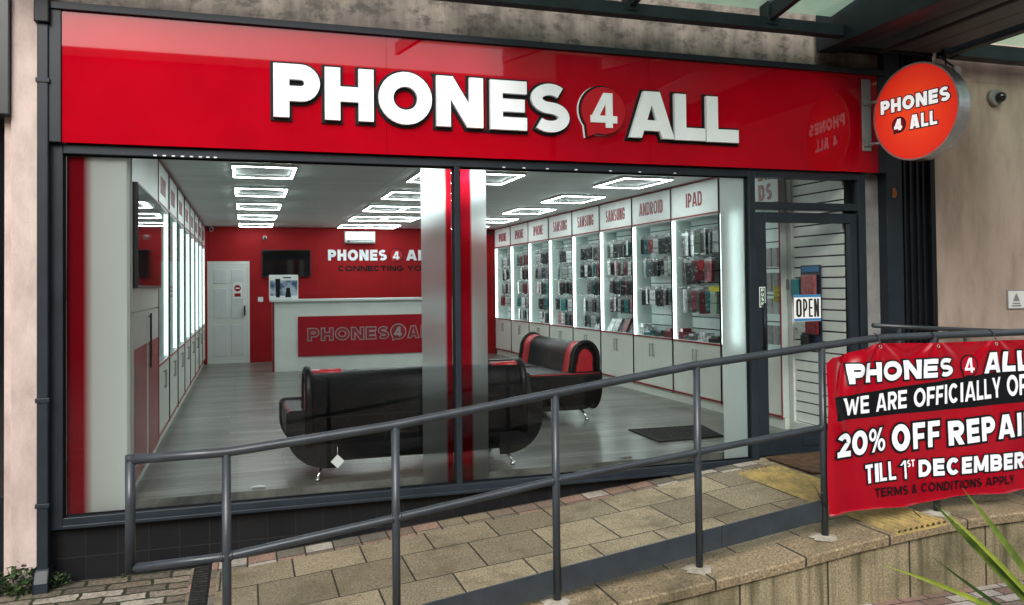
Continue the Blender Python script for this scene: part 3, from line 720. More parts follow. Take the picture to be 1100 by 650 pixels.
# ------------------------------------------------------------------ fascia sign
FS = thing('fascia_sign', 'long glossy red fascia board with raised white letters reading PHONES 4 ALL', 'sign', (2.2, 0, 2.5))
mb = MB(); mb.box(-1.19, 1.02, -.10, .0, 2.505, 3.405); mb.box(1.022, 3.24, -.10, 0, 2.505, 3.405); mb.box(3.242, 5.59, -.10, 0, 2.505, 3.405); mb.build('board', 'red_gloss', FS)
mb = MB(); mb.box(-1.27, 5.70, -.13, .0, 3.407, 3.458); mb.box(-1.268, -1.192, -.115, 0, 2.503, 3.405); mb.box(5.592, 5.688, -.105, 0, 2.503, 3.405); mb.build('edge_trim', 'frame', FS, bevel=.004)
mp = frame_map((0, 0, 0), (1, 0, 0), (0, 0, 1), (0, -1, 0))
LH = .392; LB = 2.745; LW = .285
LET = [('P', .192, .522), ('H', .558, .917), ('O', .954, 1.363), ('N', 1.399, 1.772), ('E', 1.83, 2.133), ('S', 2.165, 2.496), ('A', 3.025, 3.450), ('L', 3.452, 3.742), ('L', 3.756, 4.069)]
for i, (c, a, b) in enumerate(LET):
    z0 = LB-.009*(a+b)/2
    it = [(c, a, (b-a)/LH)]
    o = letters_mb(it, z0, LH, LW, mp, .115, .150).build('letter', 'white_letter', FS, bevel=.0)
    bk = letters_mb(it, z0, LH, LW, mp, .1015, .113, grow=.055).build('letter_backing', 'black_edge', o)
    o['label'] = 'raised white letter %s' % c
bc = (2.80, 2.925); br = .195
bb = thing('x', 'x', 'x') if False else None
o = bubble_mb(bc[0], bc[1], br, mp, .120, .140).build('speech_bubble', 'bubble_red', FS)
bubble_mb(bc[0]-.016, bc[1]+.003, br+.010, mp, .1015, .112).build('bubble_backing', 'white_letter', o)
bubble_mb(bc[0]-.006, bc[1]+.006, br+.010, mp, .1125, .119).build('bubble_edge', 'black_edge', o)
letters_mb([('4', bc[0]-.118, .83)], bc[1]-.14, .285, .24, mp, .1405, .150).build('numeral', 'white_letter', o)

# ------------------------------------------------------------------ projecting round sign
PS = thing('projecting_sign', 'round lit orange red projecting sign with steel rim reading PHONES 4 ALL', 'sign', (5.46, -.12, 2.55))
ang = R(9)
Nf = Vector((-math.cos(ang), -math.sin(ang), 0)); Uf = Vector((math.sin(ang), -math.cos(ang), 0)); Vf = Vector((0, 0, 1))
ctr = Vector((5.475, -.665, 2.955)); RS = .418
mp2 = frame_map(ctr, Uf, Vf, Nf)
def disc_mb(r0, r1, d0, d1, n=72):
    mb = MB(); vs = []; fs = []
    for i in range(n):
        t = 2*PI*i/n
        for (r_, d) in ((r1, d0), (r1, d1), (r0, d1), (r0, d0)): vs.append(mp2(r_*math.cos(t), r_*math.sin(t), d))
    for i in range(n):
        j = (i+1) % n
        for k in range(4): fs.append((4*i+k, 4*i+(k+1) % 4, 4*j+(k+1) % 4, 4*j+k))
    mb.add(vs, fs, 0, False); return mb
disc_mb(RS-.014, RS, -.135, .004).build('rim', 'steel', PS)
def plate(r, d0, d1):
    mb = MB(); n = 72; vs = [mp2(r*math.cos(2*PI*i/n), r*math.sin(2*PI*i/n), d) for d in (d0, d1) for i in range(n)]
    fs = [tuple(range(n)), tuple(range(n, 2*n))]+[(i, (i+1) % n, n+(i+1) % n, n+i) for i in range(n)]
    return mb.add(vs, fs)
fc = plate(RS-.0145, -.01, 0.).build('sign_face', 'lit_face', PS)
plate(RS-.0145, -.13, -.12).build('sign_face', 'lit_face', PS)
def two(txt, u0, u1, v0, H, w, gr, name, par, m1, m2, mpf, d, gap=.14):
    it = layout(txt, u0, u1, H, w, gap)
    a = letters_mb(it, v0, H, w, mpf, d+.003, d+.006).build(name, m1, par)
    letters_mb(it, v0, H, w, mpf, d, d+.0026, grow=gr).build('lettering_outline', m2, a)
    return a
M['navy'] = mat('navy', (.02, .03, .07), .4)
two('PHONES', -.335, .335, .032, .118, .27, .085, 'lettering', fc, 'lit_white', 'navy', mp2, .001)
two('ALL', -.045, .215, -.145, .118, .27, .085, 'lettering', fc, 'lit_white', 'navy', mp2, .001)
bubble_mb(-.155, -.088, .072, mp2, .001, .003).build('bubble_edge', 'navy', fc)
bubble_mb(-.155, -.086, .060, mp2, .0032, .005).build('bubble_field', 'red_satin', fc)
letters_mb([('4', -.20, .80)], -.135, .098, .27, mp2, .0052, .008).build('numeral', 'lit_white', fc)
mb = MB(); mb.box(5.405, 5.50, -.118, -.1025, 2.70, 3.365); mb.build('wall_plate', 'grey_plastic', PS, bevel=.004)
for z in (2.76, 3.14): mb = MB(); mb.tube([(5.46, -.11, z), (5.475, -.27, z-.01)], .014, 10); mb.box(5.415, 5.49, -.135, -.1185, z-.02, z+.02); mb.build('bracket_arm', 'steel', PS)

# ------------------------------------------------------------------ canopy
CN = thing('glass_canopy', 'steel and frosted glass street canopy projecting above the shop fascia', 'canopy', (2.5, -.4, 3.6))
def ibeam_x(x0, x1, y, z0, z1, par, mt='canopy_steel', name='wall_beam'):
    mb = MB(); mb.box(x0, x1, y-.05, y+.05, z0, z0+.022); mb.box(x0, x1, y-.05, y+.05, z1-.022, z1); mb.box(x0, x1, y-.010, y+.010, z0+.022, z1-.022); return mb.build(name, mt, par, bevel=.002)
mb = MB(); mb.box(-1.6, 4.95, -.44, -.34, 3.632, 3.735); mb.build('wall_beam', 'canopy_steel', CN, bevel=.006)
SL = .16
def rafter(x, y0=-.42, y1=-3.2, z0=3.70, wdt=.05, h=.14, par=CN):
    mb = MB()
    z1 = z0+SL*(y0-y1)
    mb.add([(x-wdt/2, y0, z0), (x+wdt/2, y0, z0), (x+wdt/2, y0, z0+h), (x-wdt/2, y0, z0+h), (x-wdt/2, y1, z1), (x+wdt/2, y1, z1), (x+wdt/2, y1, z1+h), (x-wdt/2, y1, z1+h)],
           [(0, 3, 2, 1), (4, 5, 6, 7), (0, 1, 5, 4), (2, 3, 7, 6), (1, 2, 6, 5), (0, 4, 7, 3)])
    o = mb.build('rafter', 'canopy_steel', par, bevel=.004)
    b = MB(); b.box(x-.045, x+.045, y0-.03, y0+.09, z0-.03, z0+.20)
    for dz in (.02, .10): b.tube([(x-.02, y0-.03, z0+dz), (x-.02, y0-.042, z0+dz)], .011, 8)
    b.build('bracket_plate', 'canopy_steel', o, bevel=.003)
for x in (1.65, 2.93, 4.22): rafter(x)
for (a, b) in ((1.68, 2.90), (2.96, 4.19), (4.25, 4.93)):
    mb = MB(); z0 = 3.86; y1 = -3.2
    mb.add([(a, -.30, z0-SL*.12), (b, -.30, z0-SL*.12), (b, y1, z0+SL*2.78), (a, y1, z0+SL*2.78)], [(0, 1, 2, 3)]); mb.build('glass_pane', 'canopy_glass', CN)
    mb = MB()
# box gutter / solid soffit
GB = thing('box_soffit', 'solid dark grey panelled canopy soffit projecting over the pavement right of the fascia', 'canopy', (5.6, -.1, 3.6))
mb = MB(); mb.box(4.955, 5.16, -5.2, -.06, 3.59, 3.95); mb.build('edge_beam', 'canopy_steel', GB, bevel=.006)
mb = MB()
for k in range(4): mb.box(5.165+.27*k, 5.165+.27*k+.262, -5.2, -.12, 3.66+.0*k, 3.80)
mb.build('soffit_panel', 'soffit', GB, bevel=.004)
mb = MB(); mb.box(5.0, 6.24, -.118, -.0, 3.63, 3.95); mb.build('end_beam', 'frame_dark', GB, bevel=.006)
mb = MB(); mb.tube([(5.55, -.20, 3.60), (5.50, -5.2, 3.63)], .018, 10); mb.build('conduit', 'soffit', GB)
CR = thing('side_canopy', 'second small steel and glass canopy bay beyond the solid soffit at far right', 'canopy', (7.2, -.4, 3.6))
mb = MB(); mb.box(6.42, 9, -.24, -.10, 3.62, 3.76); mb.build('wall_beam', 'canopy_steel', CR, bevel=.006)
o = MB(); o.box(6.32, 6.42, -3.5, -.06, 3.63, 3.80); o.build('rafter', 'canopy_steel', CR, bevel=.005)
mb = MB(); mb.add([(6.42, -.16, 3.80), (9, -.16, 3.80), (9, -3.5, 4.3), (6.42, -3.5, 4.3)], [(0, 1, 2, 3)]); mb.build('glass_pane', 'canopy_glass', CR)
# little floodlight hanging under the soffit
fl = thing('floodlight', 'small grey floodlight on a bracket above the round sign', 'light', (6.33, -.25, 3.4))
mb = MB(); mb.box(6.30, 6.39, -.30, -.22, 3.38, 3.50); mb.build('lamp_head', 'grey_plastic', fl, bevel=.01)
mb = MB(); mb.tube([(6.22, -.25, 3.66), (6.22, -.25, 3.57), (6.30, -.25, 3.53), (6.35, -.26, 3.50)], .009, 8); mb.tube([(6.25, -.25, 3.66), (6.25, -.25, 3.45)], .008, 8); mb.box(6.19, 6.28, -.29, -.21, 3.60, 3.64); mb.build('bracket', 'frame_dark', fl)
# cctv dome on the pink wall
cc = thing('dome_camera', 'small white dome security camera on the pink concrete wall', 'camera', (7.1, 0, 3.3))
mb = MB(); mb.tube([(7.09, -.001, 3.31), (7.09, -.05, 3.31)], .085, 24, rr=[.085, .078]); mb.build('housing', 'grey_plastic', cc)
mb = MB(); mb.ball((7.105, -.075, 3.305), .052, 14); mb.build('lens_ball', 'black_screen', cc)
ws = thing('warning_sign', 'small white warning plate with grey triangle on the pink wall, cut by the frame edge', 'sign', (7.5, 0, 1.2))
mb = MB(); mb.box(7.20, 7.72, -.012, -.002, 1.205, 1.40); mb.build('plate_edge', 'grey_plastic', ws, bevel=.004)
mb = MB(); mb.box(7.212, 7.708, -.0165, -.0125, 1.217, 1.388); mb.build('plate', 'white_print', ws)
mb = MB(); mb.prism([(7.265, 1.285), (7.355, 1.285), (7.31, 1.368)], 'y', -.0195, -.017); mb.box(7.25, 7.37, -.0195, -.017, 1.233, 1.247); mb.box(7.262, 7.358, -.0195, -.017, 1.256, 1.270); mb.build('symbol', 'grey_plastic', ws)
mb = MB()
for k, wd in enumerate((.16, .2, .12, .18)): mb.box(7.42, 7.42+wd, -.0195, -.017, 1.35-.035*k-.018, 1.35-.035*k)
mb.build('print_line', 'black_print', ws)

# ------------------------------------------------------------------ railing
RY = -1.92
def interp(P, x):
    if x <= P[0][0]: return P[0][1]
    for i in range(len(P)-1):
        if x <= P[i+1][0]: return P[i][1]+(P[i+1][1]-P[i][1])*(x-P[i][0])/(P[i+1][0]-P[i][0])
    return P[-1][1]
TOP = [(-.56, .668), (-.10, .672), (.765, .757), (1.675, .882), (2.573, 1.003), (3.503, 1.092), (3.96, 1.130), (9, 1.140)]
MID = [(-.54, .140), (-.10, .148), (.765, .262), (1.68, .388), (2.59, .482), (3.48, .572), (4.0, .60), (9, .61)]
RL = thing('handrail', 'long dark grey tubular steel handrail climbing beside the ramp in front of the shop', 'railing', (1.5, RY, -.3))
def sm_path(P, xs): return [(x, RY, interp(P, x)) for x in xs]
def rounded(P, r=.12):
    """polyline with the interior corners eased"""
    out = [P[0]]
    for i in range(1, len(P)-1):
        a, b, c = Vector(P[i-1]), Vector(P[i]), Vector(P[i+1])
        p = b+(a-b).normalized()*min(r, (a-b).length*.4); q = b+(c-b).normalized()*min(r, (c-b).length*.4)
        for t in (0, .25, .5, .75, 1): out.append(tuple(p*(1-t)**2+b*2*t*(1-t)+q*t*t))
    out.append(P[-1]); return out
mb = MB(); mb.tube(rounded([(x, RY, z) for x, z in TOP], .06), .0245, 16); mb.build('top_rail', 'rail', RL)
mb = MB(); mb.tube(rounded([(x, RY, z) for x, z in MID], .03), .0215, 16); 
for x in (-.10, .758, 1.675, 2.59, 3.495, 4.39, 5.3, 6.2):
    for sx_ in (-1, 1):
        xa, xb = x+sx_*.019, x+sx_*.030
        mb.tube([(xa, RY, interp(MID, xa)), (xb, RY, interp(MID, xb))], .025, 14, rr=[.0262, .0222])
mb.build('mid_rail', 'rail', RL)
mb = MB(); mb.tube([(-.545, RY, .118), (-.545, RY, .69)], .024, 16); mb.build('end_post', 'rail', RL)
for x in (-.10, .758, 1.675, 2.59, 3.495, 4.39, 5.3, 6.2):
    mb = MB(); mb.tube([(x, RY, rz(x)-.02), (x, RY, interp(TOP, x)-.01)], .0225, 16)
    po = mb.build('post', 'rail', RL)
    mb = MB(); n = 24; vs = [(x, RY, rz(x)+.018)]+[(x+.055*math.cos(2*PI*i/n)*(1+.15*math.sin(3*i)), RY+.055*math.sin(2*PI*i/n)*(1+.1*math.cos(2*i)), rz(x)+.012) for i in range(n)]+[(x+.095*math.cos(2*PI*i/n)*(1+.2*math.sin(2*i)), RY+.095*math.sin(2*PI*i/n)*(1+.15*math.cos(3*i)), rz(x)+.001) for i in range(n)]
    fs = [(0, 1+i, 1+(i+1) % n) for i in range(n)]+[(1+i, 1+n+i, 1+n+(i+1) % n, 1+(i+1) % n) for i in range(n)]
    mb.add(vs, fs, 0, True); mb.build('mortar_pad', 'mortar_pad', po)
# flat kick plates between posts
KT = [(.758, -.235), (1.675, -.112), (2.59, .005), (3.495, .118), (4.39, .165), (9, .19)]
KB = [(.758, -.385+.02), (1.675, -.256), (2.59, -.131), (3.495, -.012), (4.39, .03), (9, .05)]
for (a, b) in ((.782, 1.652), (1.70, 2.567), (2.615, 2.74), (2.745, 3.472)):
    mb = MB(); y0, y1 = RY-.006, RY+.006
    mb.add([(a, y0, interp(KB, a)), (b, y0, interp(KB, b)), (b, y0, interp(KT, b)), (a, y0, interp(KT, a)), (a, y1, interp(KB, a)), (b, y1, interp(KB, b)), (b, y1, interp(KT, b)), (a, y1, interp(KT, a))],
           [(0, 1, 2, 3), (7, 6, 5, 4), (0, 4, 5, 1), (3, 2, 6, 7), (1, 5, 6, 2), (0, 3, 7, 4)]); mb.build('kick_plate', 'rail', RL, bevel=.002)
# rear handrail along the pink wall
RR = thing('wall_handrail', 'thin dark grey handrail behind the banner running along the pink wall', 'railing', (6.8, -.2, 0))
mb = MB(); mb.tube([(5.40, -.2, 1.10), (6.4, -.2, 1.035), (9, -.2, .90)], .021, 12); mb.build('top_rail', 'rail', RR)
for x in (5.69, 6.46, 7.8):
    mb = MB(); mb.tube([(x, -.2, -.05), (x, -.2, 1.10-.065*(x-5.4))], .019, 12); mb.build('post', 'rail', RR)

# ------------------------------------------------------------------ banner on the railing
BX0, BX1 = 3.478, 5.44
def btop(u): # drooping upper left corner then taut under the rail
    x = BX0+u
    return interp([(3.478, .985), (3.52, 1.02), (3.60, 1.026), (3.90, 1.098), (4.3, 1.088), (5.1, 1.085), (5.44, 1.085)], x)
def bbot(u):
    x = BX0+u
    return .030+.030*math.sin(min(1, u/1.95)*PI*.5)+.010*math.sin(u*7.5)
def bwave(u, v):
    """out of plane ripple (towards the street) of the sheet"""
    y = .007*math.sin(u*6+v*2)+.004*math.sin(u*15-v*5)+.004*math.sin(u*3.1-v*9+1)
    # crease running down from the sagging upper left corner, and folds fanning from the ties
    y += .026*math.exp(-((u-.27+(.98-v)*.42)**2)/.0035)*max(0, min(1, (v-.55)/.35))
    y -= .020*math.exp(-((u-.16+(.98-v)*.30)**2)/.0020)*max(0, min(1, (v-.60)/.35))
    y += .022*math.exp(-((u-.10+(v-.55)*.35)**2)/.0016)*math.exp(-((v-.62)**2)/.02)
    y += .012*math.exp(-((u-.05)**2)/.003)
    for tx in (.43, .88, 1.39, 1.87):
        r_ = math.hypot(u-tx, v-1.09)
        y += .010*math.exp(-r_/.22)*math.sin(math.atan2(1.12-v, u-tx)*9)*min(1, r_/.04)
    y += .006*math.sin(u*22+1)*math.exp(-(v-.03)/.12)
    return y
BN = thing('banner', 'red vinyl banner with white offer lettering tied to the handrail at right', 'banner', (4.4, -1.97, .05))
BYP = -1.972
def bmap(u, z, d):
    """z is real height on the unrippled banner"""
    return Vector((BX0+u, BYP-bwave(u, z)-d, z))
mb = MB(); nu, nv = 220, 110; vs = []; fs = []
for i in range(nu+1):
    u = (BX1-BX0)*i/nu; zt, zb = btop(u), bbot(u)
    for j in range(nv+1):
        z = zb+(zt-zb)*j/nv; p = bmap(u, z, 0)
        if j == 0: p.y -= .006
        vs.append(p)
for i in range(nu):
    for j in range(nv): fs.append((i*(nv+1)+j, (i+1)*(nv+1)+j, (i+1)*(nv+1)+j+1, i*(nv+1)+j+1))
mb.add(vs, fs, 0, True); sheet_o = mb.build('banner_sheet', 'banner', BN)
for tx in (.43, .88, 1.39, 1.87):
    p = bmap(tx, btop(tx)-.022, .003); mb = MB(); n = 16; mb.tube([tuple(p+Vector((.010*math.cos(2*PI*i/n), 0, .010*math.sin(2*PI*i/n)))) for i in range(n+1)], .0025, 6); mb.build('eyelet', 'steel', sheet_o)
def grid_patch(u0, u1, zf0, zf1, d, nu=90, nv=8):
    mb = MB(); vs = []; fs = []
    for i in range(nu+1):
        u = u0+(u1-u0)*i/nu
        for j in range(nv+1): vs.append(bmap(u, zf0(u)+(zf1(u)-zf0(u))*j/nv, d))
    for i in range(nu):
        for j in range(nv): fs.append((i*(nv+1)+j, (i+1)*(nv+1)+j, (i+1)*(nv+1)+j+1, i*(nv+1)+j+1))
    return mb.add(vs, fs, 0, True)
# lines of text run very slightly uphill
def tline(z0, z1, u0, u1):
    return lambda u: z0+(z1-z0)*(u-u0)/(u1-u0)
bz0 = tline(.618, .676, .05, 1.6); bz1 = tline(.764, .885, .05, 1.6)
grid_patch(.052, 1.85, tline(.622, .655, .05, 1.6), tline(.768, .888, .05, 1.6), .0025).build('black_strip', 'black_edge', sheet_o)
def bletters(txt, u0, u1, zl, H, w, mt, outl=True, d=.004, gap=.14, grow=.09, name='lettering', hs=None):
    it = layout(txt, u0, u1, H, w, gap)
    hf = hs or (lambda u: 1.)
    def mpf(u, v, dd):
        return bmap(u, zl(u)+v*H*hf(u), dd)
    def build(gr, dd):
        mb = MB()
        for (c, x, W) in it:
            if c == ' ': continue
            ov, kp = union(polys_of(c, W, w, gr))
            # subdivide via extra triangulation is unnecessary: strokes are short compared with the ripple
            tris = [[(ov[i].x, ov[i].y) for i in f] for f in kp]
            out = []
            while tris:
                t3 = tris.pop(); L_ = [math.hypot(t3[i][0]-t3[(i+1) % 3][0], t3[i][1]-t3[(i+1) % 3][1])*H for i in range(3)]
                mxl = max(L_)
                if mxl < .022: out.append(t3); continue
                i = L_.index(mxl); a, b, c3 = t3[i], t3[(i+1) % 3], t3[(i+2) % 3]; mm = ((a[0]+b[0])/2, (a[1]+b[1])/2)
                tris += [[a, mm, c3], [mm, b, c3]]
            for t3 in out:
                k = len(mb.v); mb.v += [tuple(mpf(x+p_[0]*H, p_[1], dd)) for p_ in t3]; mb.f.append([k, k+1, k+2]); mb.m.append(0); mb.sm.append(False)
        return mb
    o = build(0, d+.0025).build(name, mt, sheet_o)
    if outl: build(grow, d+.0003).build('lettering_outline', 'black_edge', o)
    return o
U = lambda x: x-BX0
bletters('PHONES', U(3.648), U(4.485), tline(.848, .862, U(3.65), U(4.5)), .124, .29, 'white_letter')
bletters('ALL', U(4.762), U(5.17), tline(.866, .872, U(4.76), U(5.17)), .140, .29, 'white_letter')
q = bubble_mb(U(4.625), .925, .075, lambda a, b, d: bmap(a, b, d), .003, .0035).build('bubble_edge', 'black_edge', sheet_o)
bubble_mb(U(4.625), .926, .064, lambda a, b, d: bmap(a, b, d), .0045, .005).build('bubble_field', 'red_satin', q)
bletters('4', U(4.583), U(4.665), tline(.878, .879, 0, 1), .098, .20, 'white_letter', outl=False, d=.005)
bletters('WE ARE OFFICIALLY OPEN', U(3.60), U(5.315), tline(.650, .705, U(3.6), U(5.08)), .105, .20, 'white_letter', outl=False, gap=.10, hs=lambda u: 1+.22*u)
bletters('20%', U(3.545), U(3.935), tline(.386, .405, U(3.54), U(3.93)), .152, .24, 'white_letter', gap=.08)
bletters('OFF', U(3.99), U(4.375), tline(.392, .404, U(4.), U(4.37)), .170, .25, 'white_letter')
bletters('REPAIRS', U(4.44), U(5.37), tline(.402, .425, U(4.44), U(5.07)), .160, .25, 'white_letter')
bletters('TILL', U(3.762), U(4.005), tline(.207, .215, U(3.76), U(4.)), .118, .27, 'white_letter')
bletters('1', U(4.045), U(4.090), tline(.212, .213, U(4.), U(4.37)), .118, .25, 'white_letter')
bletters('ST', U(4.098), U(4.16), tline(.285, .286, 0, 1), .045, .20, 'white_letter', outl=False)
bletters('DECEMBER', U(4.193), U(5.105), tline(.212, .203, U(4.2), U(5.06)), .118, .26, 'white_letter', hs=lambda u: .95)
bletters('TERMS & CONDITIONS APPLY', U(3.835), U(5.01), tline(.114, .108, U(3.84), U(5.)), .058, .19, 'black_edge', outl=False, gap=.14)
ties = [[(x, RY, 1.162), (x, RY-.034, 1.14), (x, RY-.05, 1.105), (x, BYP-.006, 1.09)] for x in (3.905, 4.36, 4.87, 5.35)]
ties += [[(3.495, RY-.023, .79), (3.478, RY-.03, .78)], [(3.45, RY-.02, .13), (3.40, RY-.10, .19)], [(3.49, RY-.025, .07), (3.44, RY-.03, .14), (3.41, RY-.02, .21)], [(4.09, -2.0, .045), (4.115, -2.02, -.0), (4.15, -2.03, -.03)]]
for tpts in ties: mb = MB(); mb.tube(tpts, .0035, 6); mb.build('cable_tie', 'black_plastic', BN)

# ------------------------------------------------------------------ doormats
t = MB().box(4.33, 5.22, -.72, -.08, rz(4.6)+.004, rz(4.6)+.018).build('doormat', 'mat_brown', bevel=.004); tag(t, 'brown coir doormat on the paving outside the entrance door', 'doormat')
f = MB(); f.prism([(3.70, .70), (4.42, .74), (4.55, 1.36), (3.72, 1.40)], 'z', .002, .014)
for k in range(11): f.box(3.78+.06*k, 3.80+.06*k, .79, 1.33, .0142, .018)
t = f.build('floor_mat', 'mat_black'); tag(t, 'black ribbed mat lying on the grey wood floor inside the shop', 'mat')
for i, (x, y) in enumerate(((.08, .17), (3.12, .19))):
    f = MB(); f.box(x-.05, x+.05, y-.012, y+.012, .001, .014); f.box(x-.035, x+.035, y-.006, y+.006, .0142, .018)
    t = f.build('floor_clip', 'steel', bevel=.002); tag(t, ['small steel strip on the shop floor at the left of the dark sofa', 'small steel strip on the shop floor behind the right pane'][i], 'clip')

# ------------------------------------------------------------------ display bays
CAP = dict(zb=.79, zt=2.30)
HT = ['ENDS', 'IPAD', 'ANDROID', 'SAMSUNG', 'SAMSUNG', 'SAMSUNG', 'IPHONE', 'IPHONE', 'IPHONE']
ORD = ['', 'first', 'second', 'third', 'fourth', 'fifth', 'sixth', 'seventh', 'eighth']
RIGHT_BAYS = []
def bay(side, k, y0, y1):
    R_ = side == 'right'
    xf, xb = (5.20, 5.50) if R_ else (-.78, -1.08)
    sgn = 1 if R_ else -1
    def bx(mb, a, b, c, d, e, f_):   # depth a..b measured inwards from the front
        xa, xb_ = xf+sgn*a, xf+sgn*b
        mb.box(min(xa, xb_), max(xa, xb_), c, d, e, f_)
    if R_:
        lab = 'white lit display bay behind the entrance door, topped by a clipped header' if k == 0 else 'white lit display bay with phone cases, %s from the front on the right wall' % ORD[k]
    else: lab = 'white lit display bay with red printed header, %s from the front on the left wall' % ORD[k]
    T = thing('display_bay', lab, 'display cabinet', (xf, (y0+y1)/2, 0), group='lit display bays along the side walls')
    mb = MB(); bx(mb, .004, .30, y0, y0+.018, .12, 2.73); bx(mb, .004, .30, y1-.018, y1, .12, 2.73); bx(mb, .004, .282, y0+.018, y1-.018, .77, .79); bx(mb, .004, .282, y0+.018, y1-.018, 2.30, 2.32)
    mb.build('carcass', 'niche', T)
    mb = MB(); bx(mb, .284, .300, y0+.018, y1-.018, .12, 2.73); bp_ = mb.build('back_panel', 'niche', T)
    mb = MB()
    for z in [.92+.145*i for i in range(10)]: bx(mb, .280, .2835, y0+.02, y1-.02, z, z+.012)
    mb.build('slot', 'frame', bp_)
    mb = MB(); bx(mb, .008, .02, y0+.018, y1-.018, 2.335, 2.715); hp = mb.build('header_panel', 'white_print', T)
    mb = MB()
    for (a, b, c, d) in ((y0-.007, y0+.007, .10, 2.735), (y1-.007, y1+.007, .10, 2.735)): bx(mb, -.006, .003, a, b, c, d)
    for z in (.782, 2.322, .125, 2.724): bx(mb, -.005, .0032, y0+.0075, y1-.0075, z-.009, z+.009)
    mb.build('trim', 'red_trim', T)
    mb = MB(); bx(mb, .03, .30, y0, y1, 0.0, .118); mb.build('plinth', 'cabinet', T)
    ym = (y0+y1)/2
    for (a, b, hy) in ((y0+.012, ym-.003, ym-.045), (ym+.003, y1-.012, ym+.045)):
        mb = MB(); bx(mb, .004, .022, a, b, .137, .770); d_ = mb.build('cupboard_door', 'cabinet', T)
        mb = MB(); bx(mb, -.022, -.012, hy-.006, hy+.006, .52, .70); bx(mb, -.012, .003, hy-.005, hy+.005, .53, .54); bx(mb, -.012, .003, hy-.005, hy+.005, .68, .69); mb.build('handle', 'steel', d_)
    mb = MB()
    if R_: bx(mb, .010, .040, y1-.030, y1-.0185, .80, 2.29); mb.build('light_strip', 'led_strip', T)
    else: bx(mb, .012, .05, y1-.030, y1-.0185, .80, 2.29); mb.build('light_strip', 'led_strip_far', T)
    if not R_:
        mb = MB(); mb.quad((xf-.003, y0+.02, .80), (xf-.003, y1-.02, .80), (xf-.003, y1-.02, 2.29), (xf-.003, y0+.02, 2.29)); mb.build('glass_door', 'cab_glass', T)
    # header lettering
    if R_:
        m_ = frame_map((xf+.008, 0, 0), (0, -1, 0), (0, 0, 1), (-1, 0, 0))
        if k == 0:
            letters_mb(layout('EN', -(y0+.36), -(y0+.13), .15, .25, .2), 2.575, .13, .25, m_, .001, .004).build('header_lettering', 'red_trim', hp)
            letters_mb(layout('DS', -(y0+.36), -(y0+.13), .17, .25, .2), 2.365, .17, .25, m_, .001, .004).build('header_lettering', 'red_trim', hp)
        else:
            Wd = {'IPAD': .38, 'ANDROID': .68, 'SAMSUNG': .66, 'IPHONE': .52}[HT[k]]
            mb = letters_mb(layout(HT[k], -(ym+Wd/2), -(ym-Wd/2), .175, .15, .10), 2.435, .175, .165, m_, .001, .004)
            mb.build('header_lettering', 'red_trim', hp)
            if HT[k] == 'IPHONE': pass
    else:
        mb = MB()
        for q in range(6): mb.box(-.7879, -.786, ym-.26+.09*q, ym-.20+.09*q, 2.43, 2.60)
        for q in range(6): mb.box(-.7861, -.785, ym-.20+.09*q, ym-.185+.09*q, 2.43+.11*(q % 2), 2.49+.11*(q % 2))
        mb.build('header_print', mat('faded_red', (.36, .10, .12), .5) if 'faded_red' not in bpy.data.materials else bpy.data.materials['faded_red'], hp)
    return T
Y0 = .88; PT = 1.137
for k in range(9):
    RIGHT_BAYS.append(bay('right', k, Y0+PT*k, Y0+PT*(k+1)))
for k in range(1, 9): bay('left', k, 1.98+PT*(k-1)*1.01, 1.98+PT*k*1.01)

